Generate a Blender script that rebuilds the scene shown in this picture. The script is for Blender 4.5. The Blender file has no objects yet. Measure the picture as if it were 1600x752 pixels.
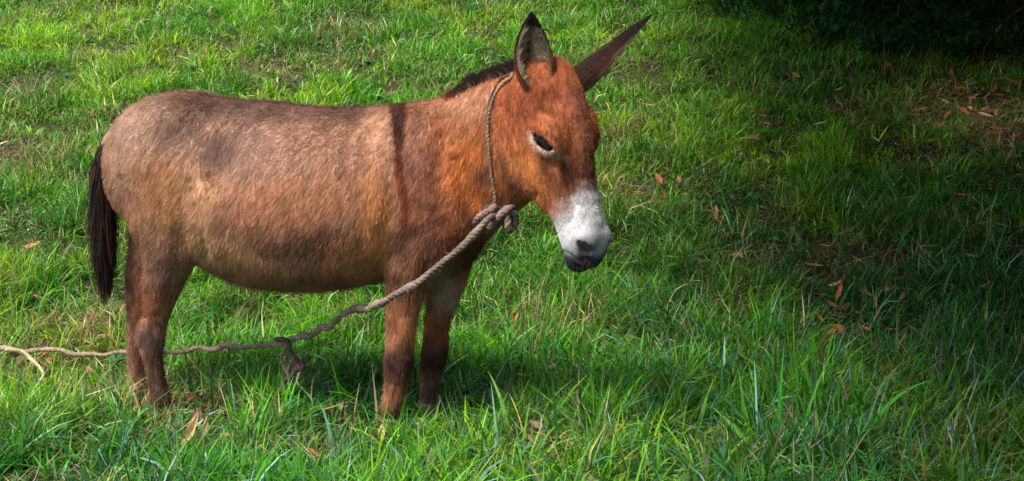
import bpy, math, random
import numpy as np
from mathutils import Vector, Matrix

rng = np.random.default_rng(7)
random.seed(7)
S = bpy.context.scene
col = S.collection

# ---------------------------------------------------------------- camera
CAM = np.array([0.0, -4.9, 1.45]); PITCH = math.radians(-9.6); LENS = 50.0; FPX = 1600 * LENS / 36.0
cd = bpy.data.cameras.new("camera"); cam = bpy.data.objects.new("camera", cd); col.objects.link(cam)
cam.location = CAM; cam.rotation_euler = (math.pi / 2 + PITCH, 0, 0)
cd.lens = LENS; cd.sensor_width = 36; cd.clip_start = 0.05; cd.clip_end = 500
S.camera = cam

# ---------------------------------------------------------------- sky and sun
SUN_EL, SUN_AZ = math.radians(58), math.radians(-130)      # azimuth from +Y (away from the camera) towards +X
w = bpy.data.worlds.new("World"); S.world = w; w.use_nodes = True
nt = w.node_tree; nt.nodes.clear()
sky = nt.nodes.new("ShaderNodeTexSky"); sky.sky_type = 'NISHITA'; sky.sun_disc = False
sky.sun_elevation = SUN_EL; sky.sun_rotation = SUN_AZ; sky.air_density = 1.0; sky.dust_density = 3.0
bg = nt.nodes.new("ShaderNodeBackground"); bg.inputs[1].default_value = 0.14
wo = nt.nodes.new("ShaderNodeOutputWorld")
nt.links.new(sky.outputs[0], bg.inputs[0]); nt.links.new(bg.outputs[0], wo.inputs[0])
sl = bpy.data.lights.new("sun", 'SUN'); sun = bpy.data.objects.new("sun", sl); col.objects.link(sun)
sl.energy = 3.4; sl.angle = math.radians(20); sl.color = (1.0, 0.95, 0.86)
d = Vector((math.sin(SUN_AZ) * math.cos(SUN_EL), math.cos(SUN_AZ) * math.cos(SUN_EL), math.sin(SUN_EL)))
sun.rotation_euler = d.to_track_quat('Z', 'Y').to_euler(); sun.location = d * 20
S.view_settings.view_transform = 'Standard'; S.view_settings.look = 'None'
S.view_settings.exposure = 1.3; S.view_settings.gamma = 1; S.view_settings.use_curve_mapping = False
S.render.engine = 'CYCLES'; S.cycles.max_bounces = 6; S.cycles.transparent_max_bounces = 4
S.render.hair_type = 'STRIP'

# ---------------------------------------------------------------- helpers
def W(px, py, Y):
    """point on the plane y=Y seen at pixel (px,py) of the 1600x752 frame"""
    cp, sp = math.cos(PITCH), math.sin(PITCH)
    a = (px - 800) / FPX; b = (376 - py) / FPX
    dx, dy, dz = a, cp - sp * b, sp + cp * b
    t = (Y - CAM[1]) / dy
    return np.array([CAM[0] + dx * t, Y, CAM[2] + dz * t])
def proj(P):
    cp, sp = math.cos(PITCH), math.sin(PITCH)
    v = P - CAM
    f = v[:, 1] * cp + v[:, 2] * sp; u = -v[:, 1] * sp + v[:, 2] * cp
    f = np.maximum(f, .05)
    return 800 + FPX * v[:, 0] / f, 376 - FPX * u / f
def nrm(v):
    v = np.asarray(v, float); n = np.linalg.norm(v, axis=-1, keepdims=True); return v / np.maximum(n, 1e-9)
def ss(a, b, x):
    t = np.clip((x - a) / (b - a), 0, 1); return t * t * (3 - 2 * t)
def lerp(a, b, t): return a + (b - a) * t
def srgb(r, g, b):
    c = np.array([r, g, b], float) / 255.
    return np.where(c <= .04045, c / 12.92, ((c + .055) / 1.055) ** 2.4)

_tab = rng.random((3, 257, 257)).astype(np.float32)
def noise2(x, y, s, k=0):
    """smooth value noise in 0..1, cell size s"""
    x = np.asarray(x) / s + 91.7 * (k + 1); y = np.asarray(y) / s + 37.3 * (k + 1)
    xi = np.floor(x).astype(int); yi = np.floor(y).astype(int); fx = x - xi; fy = y - yi
    fx = fx * fx * (3 - 2 * fx); fy = fy * fy * (3 - 2 * fy); T = _tab[k % 3]
    a = T[xi % 256, yi % 256]; b = T[(xi + 1) % 256, yi % 256]; c = T[xi % 256, (yi + 1) % 256]; e = T[(xi + 1) % 256, (yi + 1) % 256]
    return (a * (1 - fx) + b * fx) * (1 - fy) + (c * (1 - fx) + e * fx) * fy
def fbm(x, y, s, k=0): return (noise2(x, y, s, k) + .5 * noise2(x, y, s / 2.1, k + 1) + .25 * noise2(x, y, s / 4.3, k + 2)) / 1.75

def mesh_np(name, V, F, cols=None, smooth=True, loops=None):
    """V (n,3); F (m,k) faces all of k corners; cols (n,3)"""
    me = bpy.data.meshes.new(name); V = np.asarray(V, np.float32); F = np.asarray(F, np.int32)
    m, k = F.shape
    me.vertices.add(len(V)); me.vertices.foreach_set("co", V.ravel())
    me.loops.add(m * k); me.loops.foreach_set("vertex_index", F.ravel())
    me.polygons.add(m); me.polygons.foreach_set("loop_start", np.arange(0, m * k, k, dtype=np.int32))
    me.polygons.foreach_set("use_smooth", np.full(m, smooth, dtype=bool))
    if cols is not None:
        at = me.color_attributes.new("Col", 'FLOAT_COLOR', 'POINT')
        c4 = np.ones((len(V), 4), np.float32); c4[:, :3] = cols; at.data.foreach_set("color", c4.ravel())
    me.update(); me.validate()
    return me
def add(name, me, mat=None, parent=None, **kw):
    o = bpy.data.objects.new(name, me); col.objects.link(o)
    if mat is not None and me is not None: me.materials.append(mat)
    if parent is not None: o.parent = parent
    for a, b in kw.items(): o[a] = b
    return o
def thing(name, label, cat, loc=(0, 0, 0), group=None):
    o = bpy.data.objects.new(name, None); col.objects.link(o); o.location = loc; o.empty_display_size = .1
    o['label'] = label; o['category'] = cat
    if group: o['group'] = group
    return o

def tube(pts, radii, seg=8, cols=None, twist=0.0, caps=True):
    pts = np.asarray(pts, float); n = len(pts); radii = np.broadcast_to(np.asarray(radii, float), (n,))
    T = nrm(np.gradient(pts, axis=0)); up = np.array([0, 0, 1.]) if abs(T[0][2]) < .9 else np.array([1., 0, 0])
    N = []; nn = nrm(up - T[0] * (up @ T[0]))
    for i in range(n):
        nn = nrm(nn - T[i] * (nn @ T[i])); N.append(nn)
    N = np.array(N); B = np.cross(T, N)
    a = np.linspace(0, 2 * math.pi, seg, endpoint=False)
    V = pts[:, None] + radii[:, None, None] * (np.cos(a)[None, :, None] * N[:, None] + np.sin(a)[None, :, None] * B[:, None])
    V = V.reshape(-1, 3); F = []
    for i in range(n - 1):
        for j in range(seg):
            F.append((i * seg + j, i * seg + (j + 1) % seg, (i + 1) * seg + (j + 1) % seg, (i + 1) * seg + j))
    if caps:
        V = np.vstack([V, pts[0], pts[-1]]); c0 = n * seg
        for j in range(seg):
            F.append((c0, (j + 1) % seg, j, c0)); F.append((c0 + 1, (n - 1) * seg + j, (n - 1) * seg + (j + 1) % seg, c0 + 1))
    return V, F
def spline(P, n):
    P = np.asarray(P, float); k = len(P); out = []
    Q = np.vstack([2 * P[0] - P[1], P, 2 * P[-1] - P[-2]])
    for t in np.linspace(0, k - 1, n):
        i = min(int(t), k - 2); f = t - i; p0, p1, p2, p3 = Q[i], Q[i + 1], Q[i + 2], Q[i + 3]
        out.append(.5 * (2 * p1 + (p2 - p0) * f + (2 * p0 - 5 * p1 + 4 * p2 - p3) * f * f + (3 * p1 - p0 - 3 * p2 + p3) * f ** 3))
    return np.array(out)
def poly_me(name, V, F, cols=None, smooth=True):
    F = [tuple(dict.fromkeys(f)) for f in F]
    me = bpy.data.meshes.new(name); me.from_pydata([tuple(map(float, v)) for v in V], [], F); me.update()
    me.polygons.foreach_set("use_smooth", np.full(len(me.polygons), smooth, dtype=bool))
    if cols is not None:
        at = me.color_attributes.new("Col", 'FLOAT_COLOR', 'POINT')
        c4 = np.ones((len(V), 4), np.float32); c4[:, :3] = cols; at.data.foreach_set("color", c4.ravel())
    return me
def hair_obj(name, roots, mids, tips, rad, cols, mat, parent, **kw):
    """curves of 4 points through root, mid, tip"""
    n = len(roots); hc = bpy.data.hair_curves.new(name); hc.add_curves([4] * n)
    P = np.empty((n, 4, 3), np.float32)
    for k, t in enumerate((0, .33, .67, 1)):
        P[:, k] = (1 - t) ** 2 * roots + 2 * t * (1 - t) * mids + t * t * tips
    hc.points.foreach_set("position", P.ravel())
    R = np.empty((n, 4), np.float32); rad = np.broadcast_to(rad, (n,))
    for k, f in enumerate((1, .9, .65, .1)): R[:, k] = rad * f
    ra = hc.attributes.get("radius") or hc.attributes.new("radius", 'FLOAT', 'POINT'); ra.data.foreach_set("value", R.ravel())
    ca = hc.attributes.new("Col", 'FLOAT_COLOR', 'CURVE'); c4 = np.ones((n, 4), np.float32); c4[:, :3] = cols
    ca.data.foreach_set("color", c4.ravel())
    return add(name, hc, mat, parent, **kw)

# ---------------------------------------------------------------- materials
def mat_new(name):
    m = bpy.data.materials.new(name); m.use_nodes = True; n = m.node_tree; b = n.nodes["Principled BSDF"]; return m, n, b
def vcol_mat(name, rough=.6, spec=.3, transl=0.0, nscale=0, namt=0.0, bump=0.0, sheen=0.0):
    m, n, b = mat_new(name)
    at = n.nodes.new("ShaderNodeAttribute"); at.attribute_name = "Col"; src = at.outputs["Color"]
    if nscale:
        tc = n.nodes.new("ShaderNodeTexCoord"); no = n.nodes.new("ShaderNodeTexNoise"); no.inputs["Scale"].default_value = nscale
        no.inputs["Detail"].default_value = 5; n.links.new(tc.outputs["Object"], no.inputs["Vector"])
        mr = n.nodes.new("ShaderNodeMapRange"); mr.inputs[1].default_value = .3; mr.inputs[2].default_value = .7
        mr.inputs[3].default_value = 1 - namt; mr.inputs[4].default_value = 1 + namt; n.links.new(no.outputs[0], mr.inputs[0])
        mx = n.nodes.new("ShaderNodeVectorMath"); mx.operation = 'SCALE'
        n.links.new(src, mx.inputs[0]); n.links.new(mr.outputs[0], mx.inputs[3]); src = mx.outputs[0]
        if bump:
            bp = n.nodes.new("ShaderNodeBump"); bp.inputs["Strength"].default_value = bump; bp.inputs["Distance"].default_value = .01
            n.links.new(no.outputs[0], bp.inputs["Height"]); n.links.new(bp.outputs[0], b.inputs["Normal"])
    n.links.new(src, b.inputs["Base Color"]); b.inputs["Roughness"].default_value = rough
    b.inputs["Specular IOR Level"].default_value = spec
    if sheen: b.inputs["Sheen Weight"].default_value = sheen
    if transl:
        out = n.nodes["Material Output"]; tr = n.nodes.new("ShaderNodeBsdfTranslucent"); n.links.new(src, tr.inputs[0])
        ms = n.nodes.new("ShaderNodeMixShader"); ms.inputs[0].default_value = transl
        n.links.new(b.outputs[0], ms.inputs[1]); n.links.new(tr.outputs[0], ms.inputs[2]); n.links.new(ms.outputs[0], out.inputs[0])
    return m
M_grass = vcol_mat("grass_blade", .55, .18, .38)
M_leaf = vcol_mat("leaf", .6, .25, .3, 60, .3)
M_soil = vcol_mat("soil", .95, .1, 0, 35, .5, .8)
M_hide = vcol_mat("hide", .75, .2, 0, 45, .12, .25)
M_hair = vcol_mat("hair", .6, .22)
M_coat = vcol_mat("coat_hair", .75, .12)
M_hoof = vcol_mat("hoof", .5, .4, 0, 60, .4, .3)
M_ear = vcol_mat("ear_skin", .8, .15, 0, 90, .25, .4)
M_rope = vcol_mat("rope_fibre", .85, .15, 0, 220, .45, .7)
M_bark = vcol_mat("bark", .9, .15, 0, 12, .5, 1.0)
M_eye, n_, b_ = mat_new("wet_eye"); b_.inputs["Base Color"].default_value = (.006, .004, .003, 1); b_.inputs["Roughness"].default_value = .06

# ---------------------------------------------------------------- ground
def gz(x, y):
    x = np.asarray(x, float); y = np.asarray(y, float)
    u = y - .7; up = .24 * (np.sqrt(u * u + .36) + u) / 2
    v = y - 12; cut = .24 * (np.sqrt(v * v + 4) + v) / 2
    n = (fbm(x, y, .9, 0) - .5) * .10 + (fbm(x, y, .28, 1) - .5) * .05
    near = 1 - .65 * np.exp(-((x + .7) ** 2 / 1.6 + y ** 2 / .5))
    return up - cut - .035 + n * near
gx = np.concatenate([np.linspace(-60, -7, 24)[:-1], np.linspace(-7, 9, 330), np.linspace(9, 60, 24)[1:]])
gy = np.concatenate([np.linspace(-30, -2, 14)[:-1], np.linspace(-2, 11, 270), np.linspace(11, 90, 30)[1:]])
GX, GY = np.meshgrid(gx, gy, indexing='ij'); V = np.stack([GX, GY, gz(GX, GY)], -1).reshape(-1, 3)
ni, nj = len(gx), len(gy); I, J = np.meshgrid(np.arange(ni - 1), np.arange(nj - 1), indexing='ij')
a = (I * nj + J).ravel(); F = np.stack([a, a + nj, a + nj + 1, a + 1], -1)

def world_from_px(px, py):
    """ground point under a photo pixel"""
    px = np.atleast_1d(np.asarray(px, float)); py = np.atleast_1d(np.asarray(py, float)); out = np.zeros((len(px), 3))
    Ys = np.linspace(-2.5, 14, 1200)
    for i in range(len(px)):
        cp, sp = math.cos(PITCH), math.sin(PITCH); a = (px[i] - 800) / FPX; b = (376 - py[i]) / FPX
        t = (Ys - CAM[1]) / (cp - sp * b); X = a * t; Z = CAM[2] + (sp + cp * b) * t
        k = np.argmax(Z < gz(X, Ys)); out[i] = (X[k], Ys[k], gz(X[k], Ys[k]))
    return out
# worn or strawy patches of the meadow: (px, py, radius m, dryness, bareness)
PATCH = [(225, 625, .30, .8, .5), (30, 250, .45, .9, .75), (170, 195, .35, .6, .4), (60, 150, .3, .5, .3), (520, 50, .35, .6, .3), (570, 95, .3, .5, .2), (440, 115, .4, .5, .25), (300, 90, .3, .4, .1),
         (40, 590, .26, .9, .7), (120, 520, .28, .8, .5), (180, 560, .16, .9, .6), (280, 640, .2, .9, .6), (300, 690, .2, .7, .5), (1235, 410, .46, .4, 1.), (1320, 405, .40, .4, 1.), (1500, 165, .55, .8, 1.),
         (1560, 215, .4, .7, .9), (1330, 180, .3, .5, .7), (1530, 370, .3, .5, .7), (1000, 110, .3, .4, .5), (1040, 120, .3, .4, .5), (1300, 540, .2, .6, .6), (900, 720, .15, .7, .5), (1000, 320, .3, .6, .3), (990, 215, .3, .5, .3),
         (870, 520, .22, .7, .35), (800, 510, .2, .7, .4), (540, 500, .2, .6, .5), (380, 500, .2, .5, .3), (1400, 580, .22, .6, .5), (1120, 700, .14, .6, .5), (470, 700, .25, .5, .4), (150, 95, .3, .5, .2), (80, 20, .5, .4, .2), (700, 150, .3, .4, .2), (1440, 120, .4, .5, .8), (1200, 330, .25, .4, .3), (1380, 620, .15, .7, .7), (1480, 710, .2, .5, .7)]
PW = world_from_px([p[0] for p in PATCH], [p[1] for p in PATCH])
def fields(x, y):
    dry = .15 * np.clip((fbm(x, y, .8, 0) - .45) * 4, 0, 1); bare = np.clip((fbm(x, y, .45, 2) - .60) * 5, 0, .8)
    jx = (noise2(x, y, .12, 1) - .5) * .25; jy = (noise2(x, y, .12, 2) - .5) * .25
    for (px, py, r, dd, bb), P in zip(PATCH, PW):
        q = np.exp(-(((x + jx - P[0]) ** 2 + (y + jy - P[1]) ** 2) / (r * r)) * 1.3)
        dry = np.maximum(dry, dd * q); bare = np.maximum(bare, bb * q)
    return dry, bare
dry, bare = fields(V[:, 0], V[:, 1])
g1 = np.array([.012, .036, .006]); so = np.array([.030, .018, .010]); st = np.array([.09, .065, .035])
fn = fbm(V[:, 0], V[:, 1], .2, 1)[:, None] * (.35 + .65 * (np.abs(V[:, 0]) < (V[:, 1] + 4.9) * .372 + 3.5))[:, None]
cols = lerp(g1, so, np.clip(fn * 1.2 - .1, 0, 1)); cols = lerp(cols, so * 1.1, bare[:, None]); cols = lerp(cols, st, (dry * .5)[:, None] * (fn > .5))
ground = add("ground", mesh_np("ground", V, F, cols), M_soil, kind="structure")

# ---------------------------------------------------------------- grass blades (numpy batch)
def blades(base, length, width, yaw, lean, curl, cols, seg=3, twist=0.0):
    """ribbons of seg segments, the last one a point"""
    n = len(base); t = np.linspace(0, 1, seg + 1)
    dirx, diry = np.cos(yaw), np.sin(yaw)
    ang = lean[:, None] + curl[:, None] * (t[:-1] + .5 / seg)[None]       # angle off vertical for each segment
    dh = np.sin(ang) * (length / seg)[:, None]; dz = np.cos(ang) * (length / seg)[:, None]
    H = np.concatenate([np.zeros((n, 1)), np.cumsum(dh, 1)], 1); Z = np.concatenate([np.zeros((n, 1)), np.cumsum(dz, 1)], 1)
    P = np.stack([base[:, None, 0] + H * dirx[:, None], base[:, None, 1] + H * diry[:, None], base[:, None, 2] + Z], -1)
    ta = yaw + math.pi / 2 + twist * rng.normal(size=n); side = np.stack([np.cos(ta), np.sin(ta), .35 * rng.normal(size=n)], -1)
    wprof = np.array([.75, 1., .8, .5, .3])[:seg] if seg > 2 else np.array([1., .75])
    Vl = P[:, :-1] - side[:, None] * (width[:, None] * wprof[None] * .5)[..., None]
    Vr = P[:, :-1] + side[:, None] * (width[:, None] * wprof[None] * .5)[..., None]
    k = 2 * seg + 1; V = np.empty((n, k, 3), np.float32); V[:, 0:2 * seg:2] = Vl; V[:, 1:2 * seg:2] = Vr; V[:, -1] = P[:, -1]
    tri = []
    for i in range(seg - 1):
        a = 2 * i; tri += [(a, a + 1, a + 3), (a, a + 3, a + 2)]
    tri.append((2 * seg - 2, 2 * seg - 1, 2 * seg)); tri = np.array(tri)
    F = (np.arange(n) * k)[:, None, None] + tri[None]
    g = np.concatenate([np.repeat(np.linspace(.75, 1.05, seg), 2), [1.1]])
    C = cols[:, None, :] * g[None, :, None]
    return V.reshape(-1, 3), F.reshape(-1, 3), C.reshape(-1, 3).astype(np.float32)

def scatter(n, y0=-1.7, y1=8.2, margin=.35, bias=1.0):
    """points over the visible wedge of ground, density falling with distance"""
    u = rng.random(n); d0, d1 = y0 + 4.9, y1 + 4.9
    p = 2 - bias; dd = (d0 ** p + u * (d1 ** p - d0 ** p)) ** (1 / p)
    y = dd - 4.9; x = (rng.random(n) * 2 - 1) * (dd * .372 + margin)
    return x, y

HOOFS = []
def grass_cols(n, x, y, dry):
    base = np.array([[.070, .270, .006], [.140, .400, .006], [.022, .115, .006], [.300, .430, .008], [.050, .215, .045]])
    big = fbm(x, y, 1.1, 2); sm = fbm(x, y, .25, 0)
    k = np.clip((big * .6 + sm * .4) * 2.4 - .7 + rng.normal(size=n) * .25, 0, .999)
    c = lerp(base[2], base[1], k[:, None])
    yel = np.clip((fbm(x, y, .6, 1) - .48) * 5, 0, 1) * rng.random(n); c = lerp(c, base[3], yel[:, None])
    bl = rng.random(n) < .12; c[bl] = base[4]
    pale = rng.random(n) < .07; c[pale] = np.array([.30, .42, .18])  # scattered blades painted pale to read as specular glints
    s = rng.random(n) < (.02 + .6 * dry); straw = np.array([.36, .27, .12]) * (0.45 + .8 * rng.random((s.sum(), 1))); c[s] = straw
    br = rng.random(n) < (.02 + .12 * dry); c[br] = np.array([.12, .06, .03])
    fg = ss(1.6, -.2, y - .55 * x) * .75; c = np.where(s[:, None], c, lerp(c, c * np.array([.42, .68, 1.7]), fg[:, None]))  # foreground grass tinted darker and bluer in place of canopy shade
    c *= (.5 + 1.0 * rng.random((n, 1)))
    return c, s

def make_grass():
    Vs, Fs, Cs = [], [], []; off = 0
    def put(V, F, C):
        nonlocal off
        Vs.append(V); Fs.append(F + off); Cs.append(C); off += len(V)
    # turf
    n = 365000; x, y = scatter(n, bias=.9); dry, bare = fields(x, y)
    cl = noise2(x, y, .07, 1); keep = rng.random(n) < (1 - .85 * bare) * (.25 + 1.1 * cl); x, y, dry = x[keep], y[keep], dry[keep]; n = len(x)
    far = ss(1.0, 4.0, y); tuft = fbm(x, y, .22, 0)
    L = lerp(.105, .08, far) * (.15 + 1.9 * ss(.25, .75, tuft)) * (.6 + .7 * rng.random(n)) + .01
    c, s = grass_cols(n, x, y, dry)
    for (hx, hy) in HOOFS:
        q = np.exp(-((x - hx) ** 2 + (y - hy) ** 2) / .018); L *= 1 - .45 * q
    wd = (.0042 + .0045 * rng.random(n) ** 1.5) * (1 + .35 * far)
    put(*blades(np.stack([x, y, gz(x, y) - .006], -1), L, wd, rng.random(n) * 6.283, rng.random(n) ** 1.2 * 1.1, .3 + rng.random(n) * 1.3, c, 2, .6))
    # tufts of longer blades
    m = 5600; tx, ty = scatter(m, bias=1.1); td, tb = fields(tx, ty); kp = (rng.random(m) > tb * .92) & (rng.random(m) < .25 + .9 * fbm(tx, ty, .5, 1)); tx, ty = tx[kp], ty[kp]; m = len(tx)
    nb = rng.integers(8, 22, m); tid = np.repeat(np.arange(m), nb); n = len(tid)
    r = .035 * np.sqrt(rng.random(n)) * (1 + .8 * rng.random(m)[tid]); an = rng.random(n) * 6.283
    x = tx[tid] + r * np.cos(an); y = ty[tid] + r * np.sin(an); dry, bare = fields(x, y)
    nearr = 1 - ss(-.2, 2.2, y) * .55; rt = 1 + .35 * ss(-.2, .8, x) * (1 - ss(1.5, 4, y))
    L = nearr * rt * (.11 + .13 * rng.random(m)[tid] ** 1.5) * (.6 + .6 * rng.random(n)) + .02
    L *= 1 - .6 * np.maximum(dry, bare * .8)
    for (hx, hy) in HOOFS:
        q = np.exp(-((x - hx) ** 2 + (y - hy) ** 2) / .012); L *= 1 - .4 * q
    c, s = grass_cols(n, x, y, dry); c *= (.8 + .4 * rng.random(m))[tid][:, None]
    wd = (.0055 + .0055 * rng.random(m)[tid]) * (.7 + .6 * rng.random(n))
    ln = .12 + rng.random(n) ** 1.6 * 1.1; ta = rng.random(m)[tid] * 6.283
    put(*blades(np.stack([x, y, gz(x, y) - .006], -1), L, wd, np.where(rng.random(n) < .45, ta + rng.normal(size=n) * .5, an), ln, .2 + rng.random(n) * 1.5, c, 4, .5))
    # foreground sword-like blades
    n = 11000; x, y = scatter(n, -1.7, 2.6, bias=.9); k = rng.random(n) < np.clip(.1 + 1.3 * (fbm(x, y, .35, 2) - .3), 0, 1) * (1 - .7 * ss(.2, 2.2, y)) * (1 - .5 * ss(.5, .1, y) * 0) * (.45 + .55 * ss(-1.2, .2, x)); x, y = x[k], y[k]; n = len(x); dry, bare = fields(x, y)
    L = .13 + .17 * rng.random(n) ** 1.4
    for (hx, hy) in HOOFS:
        q = np.exp(-((x - hx) ** 2 + (y - hy) ** 2) / .02); L *= 1 - .5 * q
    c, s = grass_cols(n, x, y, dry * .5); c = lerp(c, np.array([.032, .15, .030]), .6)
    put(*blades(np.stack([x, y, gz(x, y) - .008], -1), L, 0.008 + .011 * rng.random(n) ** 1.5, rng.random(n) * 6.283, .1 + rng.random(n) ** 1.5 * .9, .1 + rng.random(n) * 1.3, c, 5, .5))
    # thin drooping, tangled stems through the middle and right of the meadow
    n = 30000; x, y = scatter(n, -1.7, 6, bias=1.0); k = rng.random(n) < ss(-.6, .6, x - .1 * y) * (.25 + .9 * ss(.35, .6, fbm(x, y, .4, 0))) * (1 - .85 * fields(x, y)[1]); x, y = x[k], y[k]; n = len(x); dry, bare = fields(x, y)
    L = (.10 + .15 * rng.random(n)) * (1 - .3 * ss(2, 5, y)); c = lerp(np.array([.06, .18, .03]), np.array([.20, .25, .11]), rng.random((n, 1))); c *= (.5 + .7 * rng.random((n, 1)))
    for (hx, hy) in HOOFS:
        q = np.exp(-((x - hx) ** 2 + (y - hy) ** 2) / .02); L *= 1 - .5 * q
    put(*blades(np.stack([x, y, gz(x, y) - .006], -1), L, .0025 + .002 * rng.random(n), rng.random(n) * 6.283, .2 + rng.random(n) * .8, .8 + rng.random(n) * 1.6, c, 4, .8))
    # low broad-leaved weeds
    m = 900; tx, ty = scatter(m, bias=1.0); kp = rng.random(m) < .15 + .8 * ss(-.2, 1.6, tx) * (fbm(tx, ty, .6, 1) > .45); tx, ty = tx[kp], ty[kp]; m = len(tx); nb = rng.integers(6, 16, m); tid = np.repeat(np.arange(m), nb); n = len(tid); an = rng.random(n) * 6.283
    r = .05 * rng.random(n); x = tx[tid] + r * np.cos(an); y = ty[tid] + r * np.sin(an); c = np.array([.035, .13, .03]) * (.5 + .9 * rng.random(m))[tid][:, None] * (.8 + .4 * rng.random((n, 1)))
    put(*blades(np.stack([x, y, gz(x, y) + .01 + .05 * rng.random(n)], -1), .035 + .05 * rng.random(n), .014 + .014 * rng.random(n), an, .7 + rng.random(n) * .7, .3 + rng.random(n) * .7, c, 4, .3))
    # rank dark growth at the foot of the tree
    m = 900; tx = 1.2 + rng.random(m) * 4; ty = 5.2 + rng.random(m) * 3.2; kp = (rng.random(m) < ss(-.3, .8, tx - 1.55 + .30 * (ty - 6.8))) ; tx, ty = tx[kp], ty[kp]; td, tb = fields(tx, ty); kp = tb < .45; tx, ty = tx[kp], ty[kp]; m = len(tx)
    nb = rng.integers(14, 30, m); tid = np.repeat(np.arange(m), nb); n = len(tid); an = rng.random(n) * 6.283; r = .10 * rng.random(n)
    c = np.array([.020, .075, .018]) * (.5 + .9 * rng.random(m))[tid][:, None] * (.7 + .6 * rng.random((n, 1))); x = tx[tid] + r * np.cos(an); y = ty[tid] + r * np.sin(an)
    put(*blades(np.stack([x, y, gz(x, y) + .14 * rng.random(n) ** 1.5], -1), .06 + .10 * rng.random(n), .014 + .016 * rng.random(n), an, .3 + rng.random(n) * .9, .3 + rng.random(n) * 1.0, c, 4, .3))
    # the meadow goes on to both sides and towards the viewer, a little sparser
    n = 200000; y = -4.2 + 13.0 * rng.random(n) ** 1.15; hw = (y + 4.9) * .372 + .35; sd = rng.choice([-1, 1], n); x = sd * (hw + rng.random(n) ** 1.3 * 3.6); k = y < -1.7; x[k] = (rng.random(k.sum()) * 2 - 1) * 3.6
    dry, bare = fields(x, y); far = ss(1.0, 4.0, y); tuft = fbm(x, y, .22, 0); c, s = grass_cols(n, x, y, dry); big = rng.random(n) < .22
    put(*blades(np.stack([x, y, gz(x, y) - .006], -1), np.where(big, 1.9, 1.1) * lerp(.105, .08, far) * (.25 + 1.7 * ss(.25, .75, tuft)), (.0065 + .005 * rng.random(n)) * (1 + .3 * far), rng.random(n) * 6.283, .1 + rng.random(n) * .9, .3 + rng.random(n) * 1.2, c, 2, .6))
    V, F, C = np.concatenate(Vs), np.concatenate(Fs), np.concatenate(Cs)
    add("grass", mesh_np("grass", V, F, C, smooth=False), M_grass, kind="stuff", label="green meadow grass with tufts and long blades covering the slope", category="grass")
    # straw: dead flattened stems lying through the grass
    n = 75000; x, y = scatter(n, bias=.95); dry, bare = fields(x, y); k = rng.random(n) < .20 + .9 * dry; x, y = x[k], y[k]; n = len(x)
    c = np.array([.38, .29, .15]) * (.3 + .9 * rng.random((n, 1))); g = rng.random(n) < .3; c[g] = np.array([.22, .21, .15]) * (.6 + .7 * rng.random((g.sum(), 1)))
    V, F, C = blades(np.stack([x, y, gz(x, y) + .01 + .04 * rng.random(n)], -1), .04 + .12 * rng.random(n) ** 2, .002 + .0025 * rng.random(n), rng.random(n) * 6.283, .9 + rng.random(n) * .7, rng.normal(size=n) * .8, c, 3, .5)
    add("dry_straw", mesh_np("straw", V, F, C, smooth=False), M_grass, kind="stuff", label="dead tan grass stems lying flattened through the meadow", category="straw")

# ---------------------------------------------------------------- donkey: one continuous body surface from a blended distance field
TAN = .2126; AX = nrm(np.array([1, -TAN, 0])); NL = nrm(np.array([TAN, 1, 0]))     # body axis (tail to chest) and the far-side direction
M2 = 1 / 453.
def Yc(px): return -((px - 800) * M2 + .66) * TAN
class Field:
    def __init__(s, lo, hi, h):
        s.lo = np.array(lo); s.h = h; s.n = np.ceil((np.array(hi) - s.lo) / h).astype(int) + 1
        s.D = np.full(s.n, 1., np.float32)
        s.ax = [s.lo[i] + h * np.arange(s.n[i]) for i in range(3)]
    def box(s, lo, hi):
        i0 = np.clip(np.floor((lo - s.lo) / s.h).astype(int), 0, s.n - 1); i1 = np.clip(np.ceil((hi - s.lo) / s.h).astype(int) + 1, 1, s.n)
        sl = tuple(slice(a, b) for a, b in zip(i0, i1)); X = np.meshgrid(*[s.ax[i][sl[i]] for i in range(3)], indexing='ij', sparse=True)
        return sl, X
    def union(s, lo, hi, fn, k, sub=False):
        sl, X = s.box(np.array(lo) - k - .01, np.array(hi) + k + .01)
        if 0 in s.D[sl].shape: return
        d = fn(*X).astype(np.float32); o = s.D[sl]
        if sub:
            d = -d; h = np.maximum(k - np.abs(o - d), 0) / k; s.D[sl] = np.maximum(o, d) + h * h * k * .25
        else:
            h = np.maximum(k - np.abs(o - d), 0) / k; s.D[sl] = np.minimum(o, d) - h * h * k * .25
def ell_fn(c, axes, r):
    c = np.array(c); A = [nrm(a) for a in axes]
    def fn(X, Y, Z):
        u = [((X - c[0]) * a[0] + (Y - c[1]) * a[1] + (Z - c[2]) * a[2]) for a in A]
        k0 = np.sqrt(sum((q / e) ** 2 for q, e in zip(u, r))); k1 = np.sqrt(sum((q / (e * e)) ** 2 for q, e in zip(u, r)))
        return np.where(k1 > 1e-6, k0 * (k0 - 1) / np.maximum(k1, 1e-6), -min(r))
    return fn
def ellipsoid(Fd, c, axes, r, k, sub=False):
    m = max(r); Fd.union(np.array(c) - m, np.array(c) + m, ell_fn(c, axes, r), k, sub)
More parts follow.
